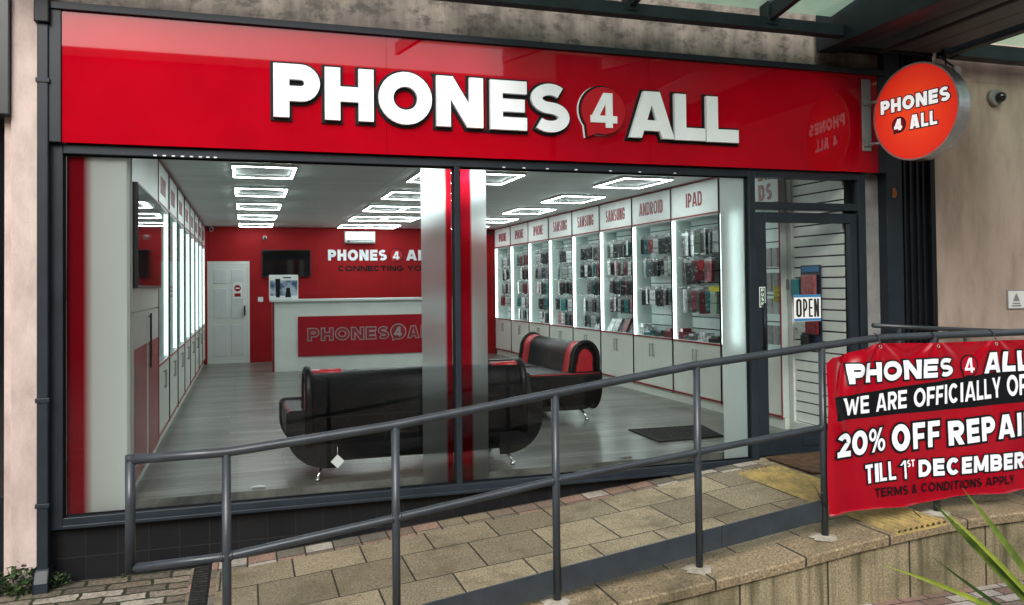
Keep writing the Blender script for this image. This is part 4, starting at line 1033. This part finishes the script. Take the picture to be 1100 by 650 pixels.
# phone case packs on hooks
PCW = [0, 0, 0, 1, 1, 2, 3, 4, 5, 6, 6, 7, 9, 9, 10, 11, 8, 1, 0]
PC = [('black', (.018, .019, .022)), ('white', (.62, .65, .66)), ('dark green', (.025, .06, .05)), ('dark red', (.20, .03, .045)), ('grey', (.16, .17, .18)), ('navy', (.03, .045, .10)), ('black', (.012, .012, .013)), ('silver', (.40, .42, .43)), ('pale green', (.30, .40, .33)), ('black', (.03, .03, .03)), ('teal', (.03, .17, .18)), ('pink', (.42, .20, .22))]
def packmat(i):
    n_, c = PC[i]
    m, n, l = newmat('pack_%d' % i); b = n['Principled BSDF']; b.inputs['Roughness'].default_value = .28
    tc = n.new('ShaderNodeTexCoord'); oi = n.new('ShaderNodeObjectInfo'); sx = n.new('ShaderNodeSeparateXYZ'); l.new(tc.outputs['Object'], sx.inputs[0])
    cr = n.new('ShaderNodeValToRGB'); cr.color_ramp.interpolation = 'CONSTANT'; e = cr.color_ramp.elements
    mr = n.new('ShaderNodeMapRange'); mr.inputs[1].default_value = -.30; mr.inputs[2].default_value = .0; l.new(sx.outputs[2], mr.inputs[0])
    d = [x*.5 for x in c]; k = [min(1, x*1.35+.03) for x in c]
    e[0].position = 0; e[0].color = (*c, 1); e[1].position = .90; e[1].color = (.35, .36, .36, 1)
    for p_, cc_ in ((.42, d), (.48, c), (.80, k)): q_ = e.new(p_); q_.color = (*cc_, 1)
    l.new(mr.outputs[0], cr.inputs[0])
    hv = n.new('ShaderNodeHueSaturation'); mv = n.new('ShaderNodeMapRange'); mv.inputs[3].default_value = .6; mv.inputs[4].default_value = 1.5; l.new(oi.outputs['Random'], mv.inputs[0]); l.new(mv.outputs[0], hv.inputs['Value']); l.new(cr.outputs[0], hv.inputs['Color'])
    z = n.new('ShaderNodeTexNoise'); z.inputs["Scale"].default_value = 20; z.inputs['Detail'].default_value = 2
    ad = n.new('ShaderNodeVectorMath'); ad.operation = 'ADD'; l.new(tc.outputs['Object'], ad.inputs[0]); l.new(oi.outputs['Location'], ad.inputs[1]); l.new(ad.outputs[0], z.inputs['Vector'])
    zr = n.new('ShaderNodeMapRange'); zr.inputs[1].default_value = .58; zr.inputs[2].default_value = .66; zr.inputs[4].default_value = .40; l.new(z.outputs[0], zr.inputs[0])
    mz = n.new('ShaderNodeMix'); mz.data_type = 'RGBA'; l.new(zr.outputs[0], mz.inputs[0]); l.new(hv.outputs[0], mz.inputs[6]); mz.inputs[7].default_value = ((.6, .63, .63, 1) if sum(c) < .9 else (.05, .05, .06, 1))
    l.new(mz.outputs[2], b.inputs['Base Color']); return m
PM = [packmat(i) for i in range(len(PC))]
def packmesh(w_, h_, t_):
    mb = MB(); mb.box(-t_/2, t_/2, -w_/2, w_/2, -h_, 0); mb.box(-.002, .002, -w_*.18, w_*.18, .0, .03)
    me = bpy.data.meshes.new('case_pack'); me.from_pydata(mb.v, [], mb.f); me.materials.append(PM[0]); return me
PK = {'small': packmesh(.10, .225, .03), 'big': packmesh(.17, .29, .035)}
rows_big = [2.14, 1.80, 1.43]
POSN = ['nearest the window', 'second from the window side', 'third from the window side', 'fourth from the window side', 'fifth from the window side', 'sixth from the window side', 'seventh from the window side', 'eighth from the window side', 'ninth from the window side', 'tenth from the window side', 'eleventh from the window side']
for k in range(1, 9):
    y0 = Y0+PT*k
    if k == 1: rows, kind, ncol, step = rows_big, 'big', 9, .115
    elif k == 2: rows, kind, ncol, step = [2.14, 1.83, 1.44], 'small', 11, .092
    elif k == 3: rows, kind, ncol, step = [2.13, 1.85, 1.57, 1.30], 'small', 11, .092
    else: rows, kind, ncol, step = [2.12, 1.84, 1.56, 1.28, 1.02][:5 if k < 8 else 4], 'small', 8, .12
    for r_, z in enumerate(rows):
        base = random.choice([0, 1, 6, 0, 3, 4, 9])
        rn = ['top', 'second', 'third', 'fourth', 'fifth'][r_]
        xr = random.uniform(.02, .06)
        for c in range(ncol):
            if random.random() < .06: continue
            ci = base if random.random() < .35 else random.choice(PCW)
            o = bpy.data.objects.new('phone_case_pack', PK[kind]); COL.objects.link(o)
            o.location = (5.27+random.uniform(0, .05)+xr, y0+.075+step*c+random.uniform(-.012, .012), z+random.uniform(-.008, .008))
            o.rotation_euler = (random.uniform(-.05, .05), random.uniform(-.04, .04), R(90)*(1 if random.random() < .85 else 0)*.0+random.uniform(-.25, .9))
            o.scale = (1.25, 1, random.uniform(.92, 1.06))
            o.material_slots[0].link = 'OBJECT'; o.material_slots[0].material = PM[ci]
            tag(o, '%s phone case pack, %s, %s row, %s right bay' % (PC[ci][0], POSN[c], rn, ORD[k]), 'phone case', 'phone case packs hanging in the right wall display bays')
        if k <= 4:
            pass
# hooks belong to each bay
for k in range(1, 9):
    y0 = Y0+PT*k; T = RIGHT_BAYS[k]; mb = MB()
    zs = rows_big if k == 1 else [2.12, 1.80, 1.41] if k == 2 else [2.13, 1.85, 1.57, 1.30]
    for z in zs:
        for c in range(5): mb.tube([(5.482, y0+.14+.21*c, z+.02), (5.22, y0+.14+.21*c, z+.022)], .004, 5)
    mb.build('hooks', 'chrome', T)
# goods in the bay behind the entrance door
for i, (z, ci, hh) in enumerate(((1.86, 1, .2), (1.60, 7, .2), (1.33, 3, .16), (1.05, 0, .2))):
    for j in range(3):
        o = MB(); o.box(5.24, 5.27, Y0+.10+.11*j, Y0+.19+.11*j, z-hh, z); t = o.build('hanging_pack', [PM[ci], PM[(ci+4) % 12], PM[(ci+7) % 12]][j], bevel=.003)
        tag(t, 'small %s pack behind the door, %s, %s row' % (PC[(ci+[0, 4, 7][j]) % 12][0], ['beside slatted wall', 'middle one', 'far from slatted wall'][j], ['top', 'second', 'third', 'lowest'][i]), 'accessory pack', 'packs hanging in the bay behind the door')
o = MB(); o.box(5.205, 5.23, Y0+.03, Y0+.12, 1.30, 1.46); t = o.build('yellow_pack', mat('yellow', (.65, .60, .02), .4, col2=(.08, .07, .02), nscale=30)); tag(t, 'bright yellow pack hanging behind the edge of the entrance door', 'accessory pack')
o = MB(); o.box(5.24, 5.30, Y0+PT+.06, Y0+PT+.30, 1.40, 1.46); t = o.build('yellow_header_card', mat('yellow2', (.70, .62, .02), .4)); tag(t, 'yellow header card over the lowest row of large packs in the first right bay', 'card')
o = MB(); n_ = 20; o.tube([(5.235, Y0+PT+.46, 1.72), (5.228, Y0+PT+.46, 1.72)], .065, n_); t = o.build('red_round_tag', 'red_paint'); tag(t, 'round red tag hanging among the large packs in the first right bay', 'tag')
# boxes and leaflets lying in the bottoms of the near bays
cl = [(1, .10, .26, .05, 'black'), (1, .40, .22, .07, 'white'), (1, .66, .30, .05, 'grey'), (1, .92, .16, .09, 'dark red'), (2, .10, .22, .08, 'dark red'), (2, .36, .26, .05, 'dark green'), (2, .66, .24, .04, 'teal'), (2, .90, .18, .10, 'white'), (3, .12, .22, .17, 'navy'), (3, .42, .2, .20, 'dark red'), (3, .66, .24, .19, 'silver'), (3, .90, .2, .18, 'white'), (4, .2, .25, .18, 'white'), (6, .2, .2, .17, 'navy'), (6, .5, .2, .18, 'silver')]
CM = {}
for n_, c in PC:
    CM[n_] = mat('goods_'+n_.replace(' ', '_'), c, .35, col2=tuple(x*.4+.02 for x in c), nscale=22, lo=.42, hi=.56)
for (k, a, wd, hh, cn) in cl:
    ci = [p[0] for p in PC].index(cn); y0 = Y0+PT*k+a
    o = MB(); dx = random.uniform(0, .04)
    if hh > .15: o.prism([(5.25+dx, .792), (5.285+dx, .792), (5.38+dx, .792+hh), (5.345+dx, .792+hh)], 'y', y0, y0+wd*.8)
    else: o.obox((5.33+dx, y0+wd/2), math.cos(.3), math.sin(.3), .07, wd/2, .792, .792+hh); o.obox((5.32+dx, y0+wd/2+.02), math.cos(-.2), math.sin(-.2), .06, wd/2.4, .794+hh, .794+hh*1.5)
    t = o.build('product_box' if hh <= .15 else 'leaflet_holder', CM[cn], bevel=.003)
    tag(t, '%s %s, shelf of %s right bay, %s' % (cn, 'stacked boxes' if hh <= .15 else 'leaning product card', ORD[k], 'toward its front' if a < .35 else 'left of its centre' if a > .8 else 'near its middle' if a < .6 else 'past its middle'), 'box' if hh <= .15 else 'card', 'goods on the display bay shelves')

# slatted wall by the door
SW = thing('slat_wall', 'white slatted display wall with dark grooves seen through the entrance door', 'display wall', (5.35, .5, 0))
mb = MB()
for i in range(25): mb.box(5.302, 5.322, .055, .80, .10+.1035*i, .10+.1035*i+.088)
mb.build('slats', mat('slat_white', (.90, .92, .88), .4, var=.03), SW)
mb = MB(); mb.box(5.323, 5.35, .055, .80, .02, 2.73); mb.build('groove_backing', 'frame_dark', SW)
mb = MB(); mb.box(5.28, 5.36, .80, .872, 0.004, 2.734); mb.build('edge_post', 'white_wall', SW, bevel=.004)
mb = MB(); mb.box(5.27, 5.30, .055, .80, 0.004, .095); mb.build('skirting', 'white_wall', SW)
# accessory card strip with packs
AS = thing('accessory_strip', 'tall navy hanging strip card on the slatted wall behind the OPEN notice', 'display strip', (5.28, .5, .9))
mb = MB(); mb.box(5.285, 5.296, .36, .66, .84, 1.665); mb.build('backing_card', 'navy', AS)
mb = MB(); mb.box(5.280, 5.284, .38, .64, 1.60, 1.65); mb.build('header_print', 'sticker_blue', AS)
for (y, z, wd, hh, m_, lb) in ((.40, 1.38, .20, .19, mat('salmon', (.45, .16, .15), .4, col2=(.30, .05, .06), nscale=25), 'salmon pink charger pack near the top of the navy strip'), (.64, 1.36, .12, .17, mat('teal_pack', (.02, .22, .26), .4), 'teal pack beside the pink pack on the navy strip'), (.38, .99, .16, .17, mat('red_pack', (.30, .015, .03), .4, var=.3, nscale=30), 'red pack under the OPEN notice'), (.55, 1.0, .12, .16, mat('cream_pack', (.55, .56, .52), .4, col2=(.05, .2, .3), nscale=18, lo=.3, hi=.45), 'white and blue pack under the OPEN notice'), (.50, .86, .12, .12, M['black_plastic'], 'small black pack at the foot of the navy strip')):
    o = MB(); o.box(5.235, 5.272, y, y+wd, z, z+hh); t = o.build('accessory_pack', m_, bevel=.006); tag(t, lb, 'accessory pack')
o = MB(); o.box(5.27, 5.30, .84, .92, 1.42, 1.53); t = o.build('thermostat', 'grey_plastic', bevel=.006); tag(t, 'small grey thermostat box at the edge of the slatted wall', 'thermostat')
# OPEN notice on the inside of the door glass
ON = thing('open_notice', 'white notice with blue bars reading OPEN hanging on the entrance door glass', 'sign', (4.84, 0, 1.15))
mb = MB(); mb.box(4.70, 4.985, -.0185, -.014, 1.145, 1.385); mb.build('card', 'white_print', ON)
for z in (1.148, 1.362): mb = MB(); mb.box(4.70, 4.985, -.0205, -.0187, z, z+.022); mb.build('blue_bar', 'sticker_blue', ON)
letters_mb(layout('OPEN', 4.720, 4.965, .165, .14, .09), 1.183, .165, .14, mp, .0187, .0205).build('lettering', 'black_print', ON)

# ------------------------------------------------------------------ left wall media unit near the window
MU = thing('media_unit', 'tall white wall unit with red film on its cupboards inside the left window end', 'cabinet', (-.9, 1, 0))
mb = MB(); mb.box(-1.10, -.80, .125, 1.965, 0, 2.737); mb.build('carcass', 'cabinet', MU)
for (a, b) in ((.13, 1.045), (1.055, 1.96)):
    mb = MB(); mb.box(-.798, -.78, a, b, .09, 1.325); d_ = mb.build('cupboard_door', 'cabinet', MU, bevel=.002)
    mb = MB(); mb.box(-.7795, -.777, a+.10, b-.03, .091, 1.06); mb.build('red_film', 'red_satin', d_)
    if a > 1: mb = MB(); mb.box(-.765, -.750, a+.06, a+.08, .85, 1.30); mb.box(-.7785, -.765, a+.063, a+.077, .87, .88); mb.box(-.7785, -.765, a+.063, a+.077, 1.27, 1.28); mb.build('handle', 'frame', d_)
mb = MB(); mb.box(-.798, -.78, .13, 1.96, 1.338, 2.735); mb.build('upper_panel', 'cabinet', MU)
tv = thing('wall_television', 'large black television on the white unit inside the left of the window', 'television', (-.77, 1, 1.5))
mb = MB(); mb.box(-.778, -.745, .16, 1.87, 1.51, 2.28); mb.build('body', 'black_plastic', tv, bevel=.003)
mb = MB(); mb.box(-.7445, -.743, .175, 1.855, 1.53, 2.265); mb.build('screen', 'black_screen', tv)

# ------------------------------------------------------------------ back wall things
tv2 = thing('television', 'black television mounted high on the red back wall', 'television', (.78, 11.2, 1.72))
mb = MB(); mb.box(.30, 1.262, 11.15, 11.215, 1.725, 2.275); mb.build('body', 'black_plastic', tv2, bevel=.004)
mb = MB(); mb.box(.315, 1.247, 11.146, 11.1495, 1.745, 2.262); mb.build('screen', 'black_screen', tv2)
ac = thing('air_conditioner', 'white air conditioning unit at the top of the red back wall', 'air conditioner', (2.25, 11.2, 2.4))
mb = MB(); mb.prism([(11.02, 2.44), (11.05, 2.41), (11.217, 2.41), (11.217, 2.655), (11.04, 2.655), (11.02, 2.64)], 'x', 1.95, 2.565); mb.build('casing', 'white_plastic', ac, bevel=.006)
mb = MB(); mb.box(1.98, 2.535, 11.017, 11.0195, 2.455, 2.47); mb.build('air_slot', 'black_plastic', ac)
mb = MB(); mb.tube([(2.02, 11.015, 2.45), (2.02, 11.005, 2.45)], .022, 12); mb.build('sensor', 'black_plastic', ac)
for (x, z, lb) in ((.36, 2.53, 'white bullet camera above the television on the red back wall'), (-.66, 2.70, 'small white camera in the left ceiling corner by the back door'), (5.08, 2.66, 'small dark camera in the right ceiling corner of the back wall')):
    c_ = thing('security_camera', lb, 'camera', (x, 11.2, z))
    mb = MB(); mb.box(x-.02, x+.02, 11.17, 11.215, z-.02, z+.03); mb.build('mount', 'white_plastic', c_)
    mb = MB(); mb.tube([(x, 11.19, z), (x, 11.06, z-.03)], .04, 12); mb.build('camera_body', 'white_plastic' if x < 4 else 'black_plastic', c_)
    mb = MB(); mb.tube([(x, 11.059, z-.03), (x, 11.05, z-.032)], .03, 12); mb.build('lens', 'black_plastic', c_)
WS = thing('wall_lettering', 'white raised PHONES 4 ALL lettering with black line below on the red back wall', 'sign', (2.7, 11.2, 1.8))
m11 = frame_map((0, 11.218, 0), (1, 0, 0), (0, 0, 1), (0, -1, 0))
a_ = letters_mb(layout('PHONES', 1.615, 2.835, .225, .27, .14), 2.055, .225, .27, m11, .002, .03).build('main_lettering', 'white_letter', WS)
letters_mb(layout('ALL', 3.255, 3.86, .225, .27, .14), 2.055, .225, .27, m11, .002, .03).build('main_lettering', 'white_letter', WS)
q = bubble_mb(3.04, 2.165, .15, m11, .002, .01).build('speech_bubble', 'black_edge', WS)
bubble_mb(3.04, 2.165, .135, m11, .0105, .02).build('bubble_field', 'bubble_red', q)
letters_mb([('4', 2.965, .82)], 2.075, .17, .24, m11, .0205, .03).build('numeral', 'white_letter', q)
letters_mb(layout('CONNECTING YOU', 1.82, 3.72, .115, .24, .12), 1.83, .115, .25, m11, .002, .008).build('tagline', 'black_edge', WS)

# counter
CT = thing('service_counter', 'long white service counter with red front panel in front of the back wall', 'counter', (2.2, 9.3, 0))
mb = MB(); mb.box(.47, 3.93, 9.0, 9.55, 0.0, 1.245); mb.build('counter_body', 'white_wall', CT, bevel=.004)
mb = MB(); mb.box(.40, 3.98, 8.93, 9.62, 1.247, 1.29); mb.build('worktop', 'white_plastic', CT, bevel=.006)
mb = MB(); mb.box(.44, .468, 8.99, 9.56, 0.0, 1.245); mb.build('end_edge', 'red_trim', CT)
mb = MB(); mb.box(.875, 3.56, 8.975, 8.998, .265, .98); cp_ = mb.build('front_panel', 'red_satin', CT)
m9 = frame_map((0, 8.974, 0), (1, 0, 0), (0, 0, 1), (0, -1, 0))
M['outline_grey'] = mat('outline_grey', (.42, .33, .33), .4)
def outlined(txt, u0, u1, v0, H):
    it = layout(txt, u0, u1, H, .26, .22)
    a = letters_mb(it, v0, H, .26, m9, .001, .003, grow=.055).build('lettering', 'outline_grey', cp_)
    letters_mb(it, v0, H, .26, m9, .0035, .0050, grow=-.02).build('lettering_fill', 'red_trim', a)
outlined('PHONES', 1.05, 2.50, .545, .215)
outlined('ALL', 2.86, 3.45, .545, .215)
q = bubble_mb(2.68, .665, .15, m9, .001, .003).build('speech_bubble', 'outline_grey', cp_)
bubble_mb(2.68, .665, .132, m9, .0035, .005).build('bubble_field', 'red_trim', q)
letters_mb([('4', 2.60, .82)], .575, .18, .24, m9, .0055, .007).build('numeral', 'outline_grey', q)
# boxed goods standing on the counter
CB = thing('display_box', 'white box with blue landscape picture standing on the left end of the counter', 'box', (.63, 9.2, 1.29))
mb = MB(); mb.box(.385, .885, 9.0, 9.14, 1.291, 1.73); mb.build('carton', 'white_print', CB, bevel=.004)
mb = MB(); mb.box(.40, .87, 8.996, 8.9995, 1.36, 1.63); mb.build('picture', mat('picture', (.45, .52, .62), .4, col2=(.03, .07, .16), nscale=5, lo=.4, hi=.6), CB)
mb = MB(); mb.prism([(.50, 1.33), (.565, 1.33), (.575, 1.66), (.49, 1.66)], 'y', 8.992, 8.9955); mb.prism([(.66, 1.33), (.76, 1.33), (.74, 1.50), (.68, 1.50)], 'y', 8.992, 8.9955); mb.build('picture_figure', 'black_edge', CB)
mb = MB(); mb.box(.62, .76, 8.994, 8.999, 1.672, 1.69); mb.build('print_line', 'black_print', CB)

# ------------------------------------------------------------------ ceiling lights
def clight(x0, x1, y0, y1, label):
    T = thing('ceiling_light', label, 'light', ((x0+x1)/2, (y0+y1)/2, 2.70), group='rectangular LED outline lights on the shop ceiling')
    zb = 2.7095; t_ = .023
    mb = MB(); mb.box(x0, x1, y0, y0+t_, zb, 2.712); mb.box(x0, x1, y1-t_, y1, zb, 2.712); mb.box(x0, x0+t_, y0+t_, y1-t_, zb, 2.712); mb.box(x1-t_, x1, y0+t_, y1-t_, zb, 2.712)
    mb.build('led_outline', 'led', T)
    mb = MB(); mb.box(x0-.004, x1+.004, y0-.004, y0+t_, 2.713, 2.739); mb.box(x0-.004, x1+.004, y1-t_, y1+.004, 2.713, 2.739); mb.box(x0-.004, x0+t_, y0+t_, y1-t_, 2.713, 2.739); mb.box(x1-t_, x1+.004, y0+t_, y1-t_, 2.713, 2.739)
    mb.build('housing', 'white_plastic', T)
rn = ['nearest the window', 'second from the window', 'third from the window', 'fourth from the window', 'farthest from the window']
for (x0, x1, cn) in ((-.13, .49, 'left column'), (1.78, 2.345, 'left half of the middle pair column'), (2.36, 2.93, 'right half of the middle pair column'), (4.13, 4.76, 'right column')):
    for i in range(5):
        y = 2.28+1.93*i; clight(x0, x1, y, y+.88, 'lit white rectangular LED outline, %s, %s' % (rn[i], cn))

# ------------------------------------------------------------------ sofas
def rrect(y0, y1, z0, z1, rs, n=6):
    """rounded rectangle in (y,z); rs = radii (lower y0, lower y1, upper y1, upper y0)"""
    P = []
    for (cy, cz, r_, a0) in ((y0+rs[0], z0+rs[0], rs[0], 180), (y1-rs[1], z0+rs[1], rs[1], 270), (y1-rs[2], z1-rs[2], rs[2], 0), (y0+rs[3], z1-rs[3], rs[3], 90)):
        P += arc(cy, cz, r_, r_, a0, a0+90, n)
    return P
def make_sofa(label, L):
    """length along local x, back at local -y, front at +y"""
    T = thing('sofa', label, 'sofa', (0, 0, 0))
    h = L/2
    body = rrect(-.40, .40, .13, .45, (.17, .12, .05, .04))
    mb = MB(); mb.prism(body, 'x', -h+.13, h-.13, smooth=True); mb.build('base', 'leather', T, bevel=.0)
    for s in (-1, 1):
        pts = rrect(-.405, .42, .13, .545, (.22, .15, .08, .03))
        prof = [(s*(h-.17), .545), (s*(h-.02), .545), (s*(h-.003), .535), (s*h, .515), (s*h, .40)]+[(s*(h-.30+.30*math.cos(R(a))), .40-.27*math.sin(R(a))) for a in range(10, 91, 10)]+[(s*(h-.34), .13), (s*(h-.34), .42), (s*(h-.17), .43)]
        mb = MB(); mb.prism(prof, 'y', -.405, .42); ar = mb.build('armrest', 'leather', T, bevel=.03, seg=3)
        mb = MB(); xs_ = s*(h-.004)
        path = [(xs_-s*.012, -.39, .535), (xs_-s*.012, .40, .535)]
        mb.tube(path, .006, 6); mb.build('piping', 'red_leather', ar)
    mb = MB(); mb.prism(rrect(-.12, .385, .43, .52, (.03, .03, .05, .03)), 'x', -h+.14, -.004, smooth=False); mb.build('seat_cushion', 'seat_dark', T, bevel=.02, seg=3)
    mb = MB(); mb.prism(rrect(-.12, .385, .43, .52, (.03, .03, .05, .03)), 'x', .004, h-.14, smooth=False); mb.build('seat_cushion', 'seat_dark', T, bevel=.02, seg=3)
    def backprof(g=0.):
        # arched scroll back: leans back slightly, rounded top
        out = [(-.415-g, .30), (-.415-g, .66)]
        out += arc(-.28, .69, .135+g, .165+g, 180, 0, 14)
        out += [(-.13+g, .60), (-.10+g, .44), (-.10+g, .30)]
        return out
    q = h-.155
    mb = MB(); mb.prism(backprof(), 'x', -q, q, smooth=True); bk = mb.build('backrest', 'leather', T)
    for s in (-1, 1):
        a, b = sorted((s*(q-.015), s*(q-.25)))
        bp2 = [p for p in backprof(.007)[7:] if True]+[(-.2, .46), (-.28, .60), (-.33, .80)]
        mb = MB(); mb.prism(bp2, 'x', a, b, smooth=True); mb.build('red_band', 'red_leather', bk)
        # end cap: black arch round a red inset
        a, b = sorted((s*q, s*(q+.022)))
        mb = MB(); mb.prism([(-.36, .44), (-.355, .64)]+arc(-.275, .66, .085, .13, 180, 0, 12)+[(-.17, .60), (-.155, .44)], 'x', a, b); mb.build('red_inset', 'red_leather', bk)
        P2 = backprof(.012); mb = MB(); mb.tube([(s*(q+.006), p[0]*1+.004, p[1]-.006) for p in P2[0:-1]], .032, 8); mb.build('arch_roll', 'leather', bk)
    # seams on the back
    mb = MB()
    for x in (-q*.33, q*.33): mb.box(x-.004, x+.004, -.4185, -.414, .32, .66)
    mb.box(-q, q, -.4185, -.414, .50, .508); mb.build('seam', 'black_edge', bk)
    for sx in (-1, 1):
        for sy in (-1, 1):
            bx_ = sx*(h-.28); by = sy*.26
            mb = MB(); P_ = [(bx_+sx*.03*-1, by-sy*.02, .15), (bx_-sx*.02, by, .115), (bx_+sx*.03, by+sy*.03, .085), (bx_+sx*.055, by+sy*.055, .04), (bx_+sx*.06, by+sy*.06, .012)]
            mb.tube(P_, .012, 10, rr=[.018, .016, .013, .011, .011]); mb.tube([(bx_+sx*.06, by+sy*.06, .0), (bx_+sx*.06, by+sy*.06, .024)], .021, 12)
            mb.build('leg', 'chrome', T)
    return T
s1 = make_sofa('long black leather sofa with its back against the shop window', 2.04); s1.location = (1.31, .58, 0); s1.rotation_euler = (0, 0, R(1.5))
s2 = make_sofa('black sofa with bright red bands facing left in front of the display bays', 2.05); s2.location = (3.27, 2.98, 0); s2.rotation_euler = (0, 0, R(90))
tg = MB(); c_ = Vector((.66, .128, .165)); r_ = .052
tg.add([(c_.x-r_, c_.y, c_.z), (c_.x, c_.y, c_.z-r_), (c_.x+r_, c_.y, c_.z), (c_.x, c_.y, c_.z+r_), (c_.x-r_, c_.y-.004, c_.z), (c_.x, c_.y-.004, c_.z-r_), (c_.x+r_, c_.y-.004, c_.z), (c_.x, c_.y-.004, c_.z+r_)], [(0, 3, 2, 1), (4, 5, 6, 7), (0, 1, 5, 4), (1, 2, 6, 5), (2, 3, 7, 6), (3, 0, 4, 7)])
tg.tube([(c_.x, c_.y-.002, c_.z+r_), (c_.x, c_.y-.002, c_.z+r_+.06)], .002, 5)
t = tg.build('hang_tag', 'white_print'); tag(t, 'white diamond shaped tag hanging on the back of the long black sofa', 'tag')

# ------------------------------------------------------------------ plants
def spiky():
    T = thing('spiky_plant', 'cordyline like plant with long pointed green leaves at the lower right corner', 'plant', (3.98, -3.25, -.505))
    base = Vector((3.98, -3.25, -.40))
    def leaf(tip, wid, sag, mt, mid=None):
        tip = Vector(tip); n = 16; mb = MB(); vs = []; fs = []
        d = tip-base; side = d.cross(Vector((.31, .95, .02))).normalized()   # blades lie broadside to the street
        for i in range(n+1):
            t = i/n; p = base+d*t+Vector((0, 0, sag*4*t*(1-t)))
            w_ = wid*(.45+.9*t-.35*t*t)*(1-t**2.6)*.9+.0006
            fold = Vector((0, .35*w_, 0))
            vs += [p-side*w_, p+fold, p+side*w_]
        for i in range(n):
            for j in range(2): fs.append((3*i+j, 3*i+j+1, 3*i+4+j, 3*i+3+j))
        mb.add(vs, fs, 0, True); mb.build('leaf', mt, T)
    leaf((2.822, -3.2, .177), .020, .04, 'green_tip')
    leaf((3.077, -3.22, .196), .016, -.02, 'green_dark')
    leaf((3.127, -3.18, .438), .033, .00, 'green_leaf')
    leaf((3.125, -3.23, .428), .018, .03, 'green_tip')
    leaf((3.338, -3.15, .481), .027, .03, 'green_leaf')
    for i in range(16):
        a = R(10+i*21+random.uniform(-8, 8)); l = random.uniform(.6, .95)
        if math.cos(a) < .1: a = R(random.uniform(-75, 70))
        leaf((base.x+.15+l*math.cos(a)*.8, base.y+l*math.sin(a)*.7, base.z+random.uniform(.25, .8)), .02, .08, random.choice(['green_leaf', 'green_dark', 'green_tip']))
    mb = MB(); mb.tube([(3.98, -3.25, -.505), (3.98, -3.25, -.38)], .03, 10, rr=[.04, .03]); mb.build('stem', 'green_dark', T)
spiky()
def weed(x, y, z, s, lab, n=60):
    T = thing('weed', lab, 'weed', (x, y, z), group='weeds at the foot of the downpipe')
    mb = MB()
    for i in range(n):
        a = random.uniform(0, 2*PI); r_ = s*math.sqrt(random.random())*.6; hgt = s*random.uniform(.1, 1.1)*(1-.5*r_/s)
        c = Vector((x+r_*math.cos(a), y-abs(r_*math.sin(a))*.8, z+hgt)); l = s*random.uniform(.16, .34)
        d = Vector((random.uniform(-1, 1), random.uniform(-1, .3), random.uniform(-.4, .8))).normalized()*l; sd_ = d.cross(Vector((random.uniform(-.5, .5), random.uniform(-.5, .5), 1))).normalized()*l*.36
        mb.add([c-d*.5, c+sd_, c+d*.5, c-sd_], [(0, 1, 2, 3)])
    mb.build('leaves', 'weed', T)
    mb = MB()
    for i in range(7):
        a = random.uniform(0, 2*PI); mb.tube([(x, y-.01, z-.01), (x+s*.2*math.cos(a), y-abs(s*.2*math.sin(a)), z+s*.5), (x+s*.35*math.cos(a), y-abs(s*.35*math.sin(a)), z+s*random.uniform(.7, 1))], .0025, 5)
    mb.build('stems', 'weed', T)
weed(-1.44, -.10, -.505, .20, 'bushy dark green weed growing at the foot of the pale pilaster', 150)
weed(-1.21, -.07, -.505, .13, 'low weed between the downpipe shoe and the black tiles', 70)
weed(-1.62, -.12, -.505, .14, 'small dark weed at the far left edge by the neighbouring shop', 60)
weed(-.82, -.03, -.50, .035, 'tiny moss tuft at the base of the tiled plinth', 40)

# ------------------------------------------------------------------ buildings across the street (seen mirrored in the red fascia)
def opposite(x0, x1, y, h, label, m_):
    T = thing('opposite_building', label, 'building', ((x0+x1)/2, y, -.5))
    mb = MB(); mb.box(x0, x1, y-6, y, -.5, h); mb.build('walls', m_, T)
    n = int((x1-x0)/2.6)
    for fz in range(int(h//3)):
        for i in range(n):
            xx = x0+.8+i*2.6; mb = MB(); mb.box(xx, xx+1.3, y, y+.03, .6+fz*3, 2.2+fz*3); wo = mb.build('window', 'black_screen', T)
    mb = MB(); mb.box(x0-.1, x1+.1, y-6, y+.15, h, h+.25); mb.build('parapet', 'concrete_pale', T)
M['opp'] = mat('opp_brick', (.22, .13, .09), .85, var=.2, nscale=2)
M['opp2'] = mat('opp_render', (.22, .19, .16), .85, var=.2, nscale=2)
opposite(-26, 9.8, -20, 8.15, 'plain two storey brick building across the street, mirrored in the fascia', 'opp')
opposite(10.0, 32, -20, 12.5, 'taller grey building across the street, mirrored in the right of the fascia', 'opp2')
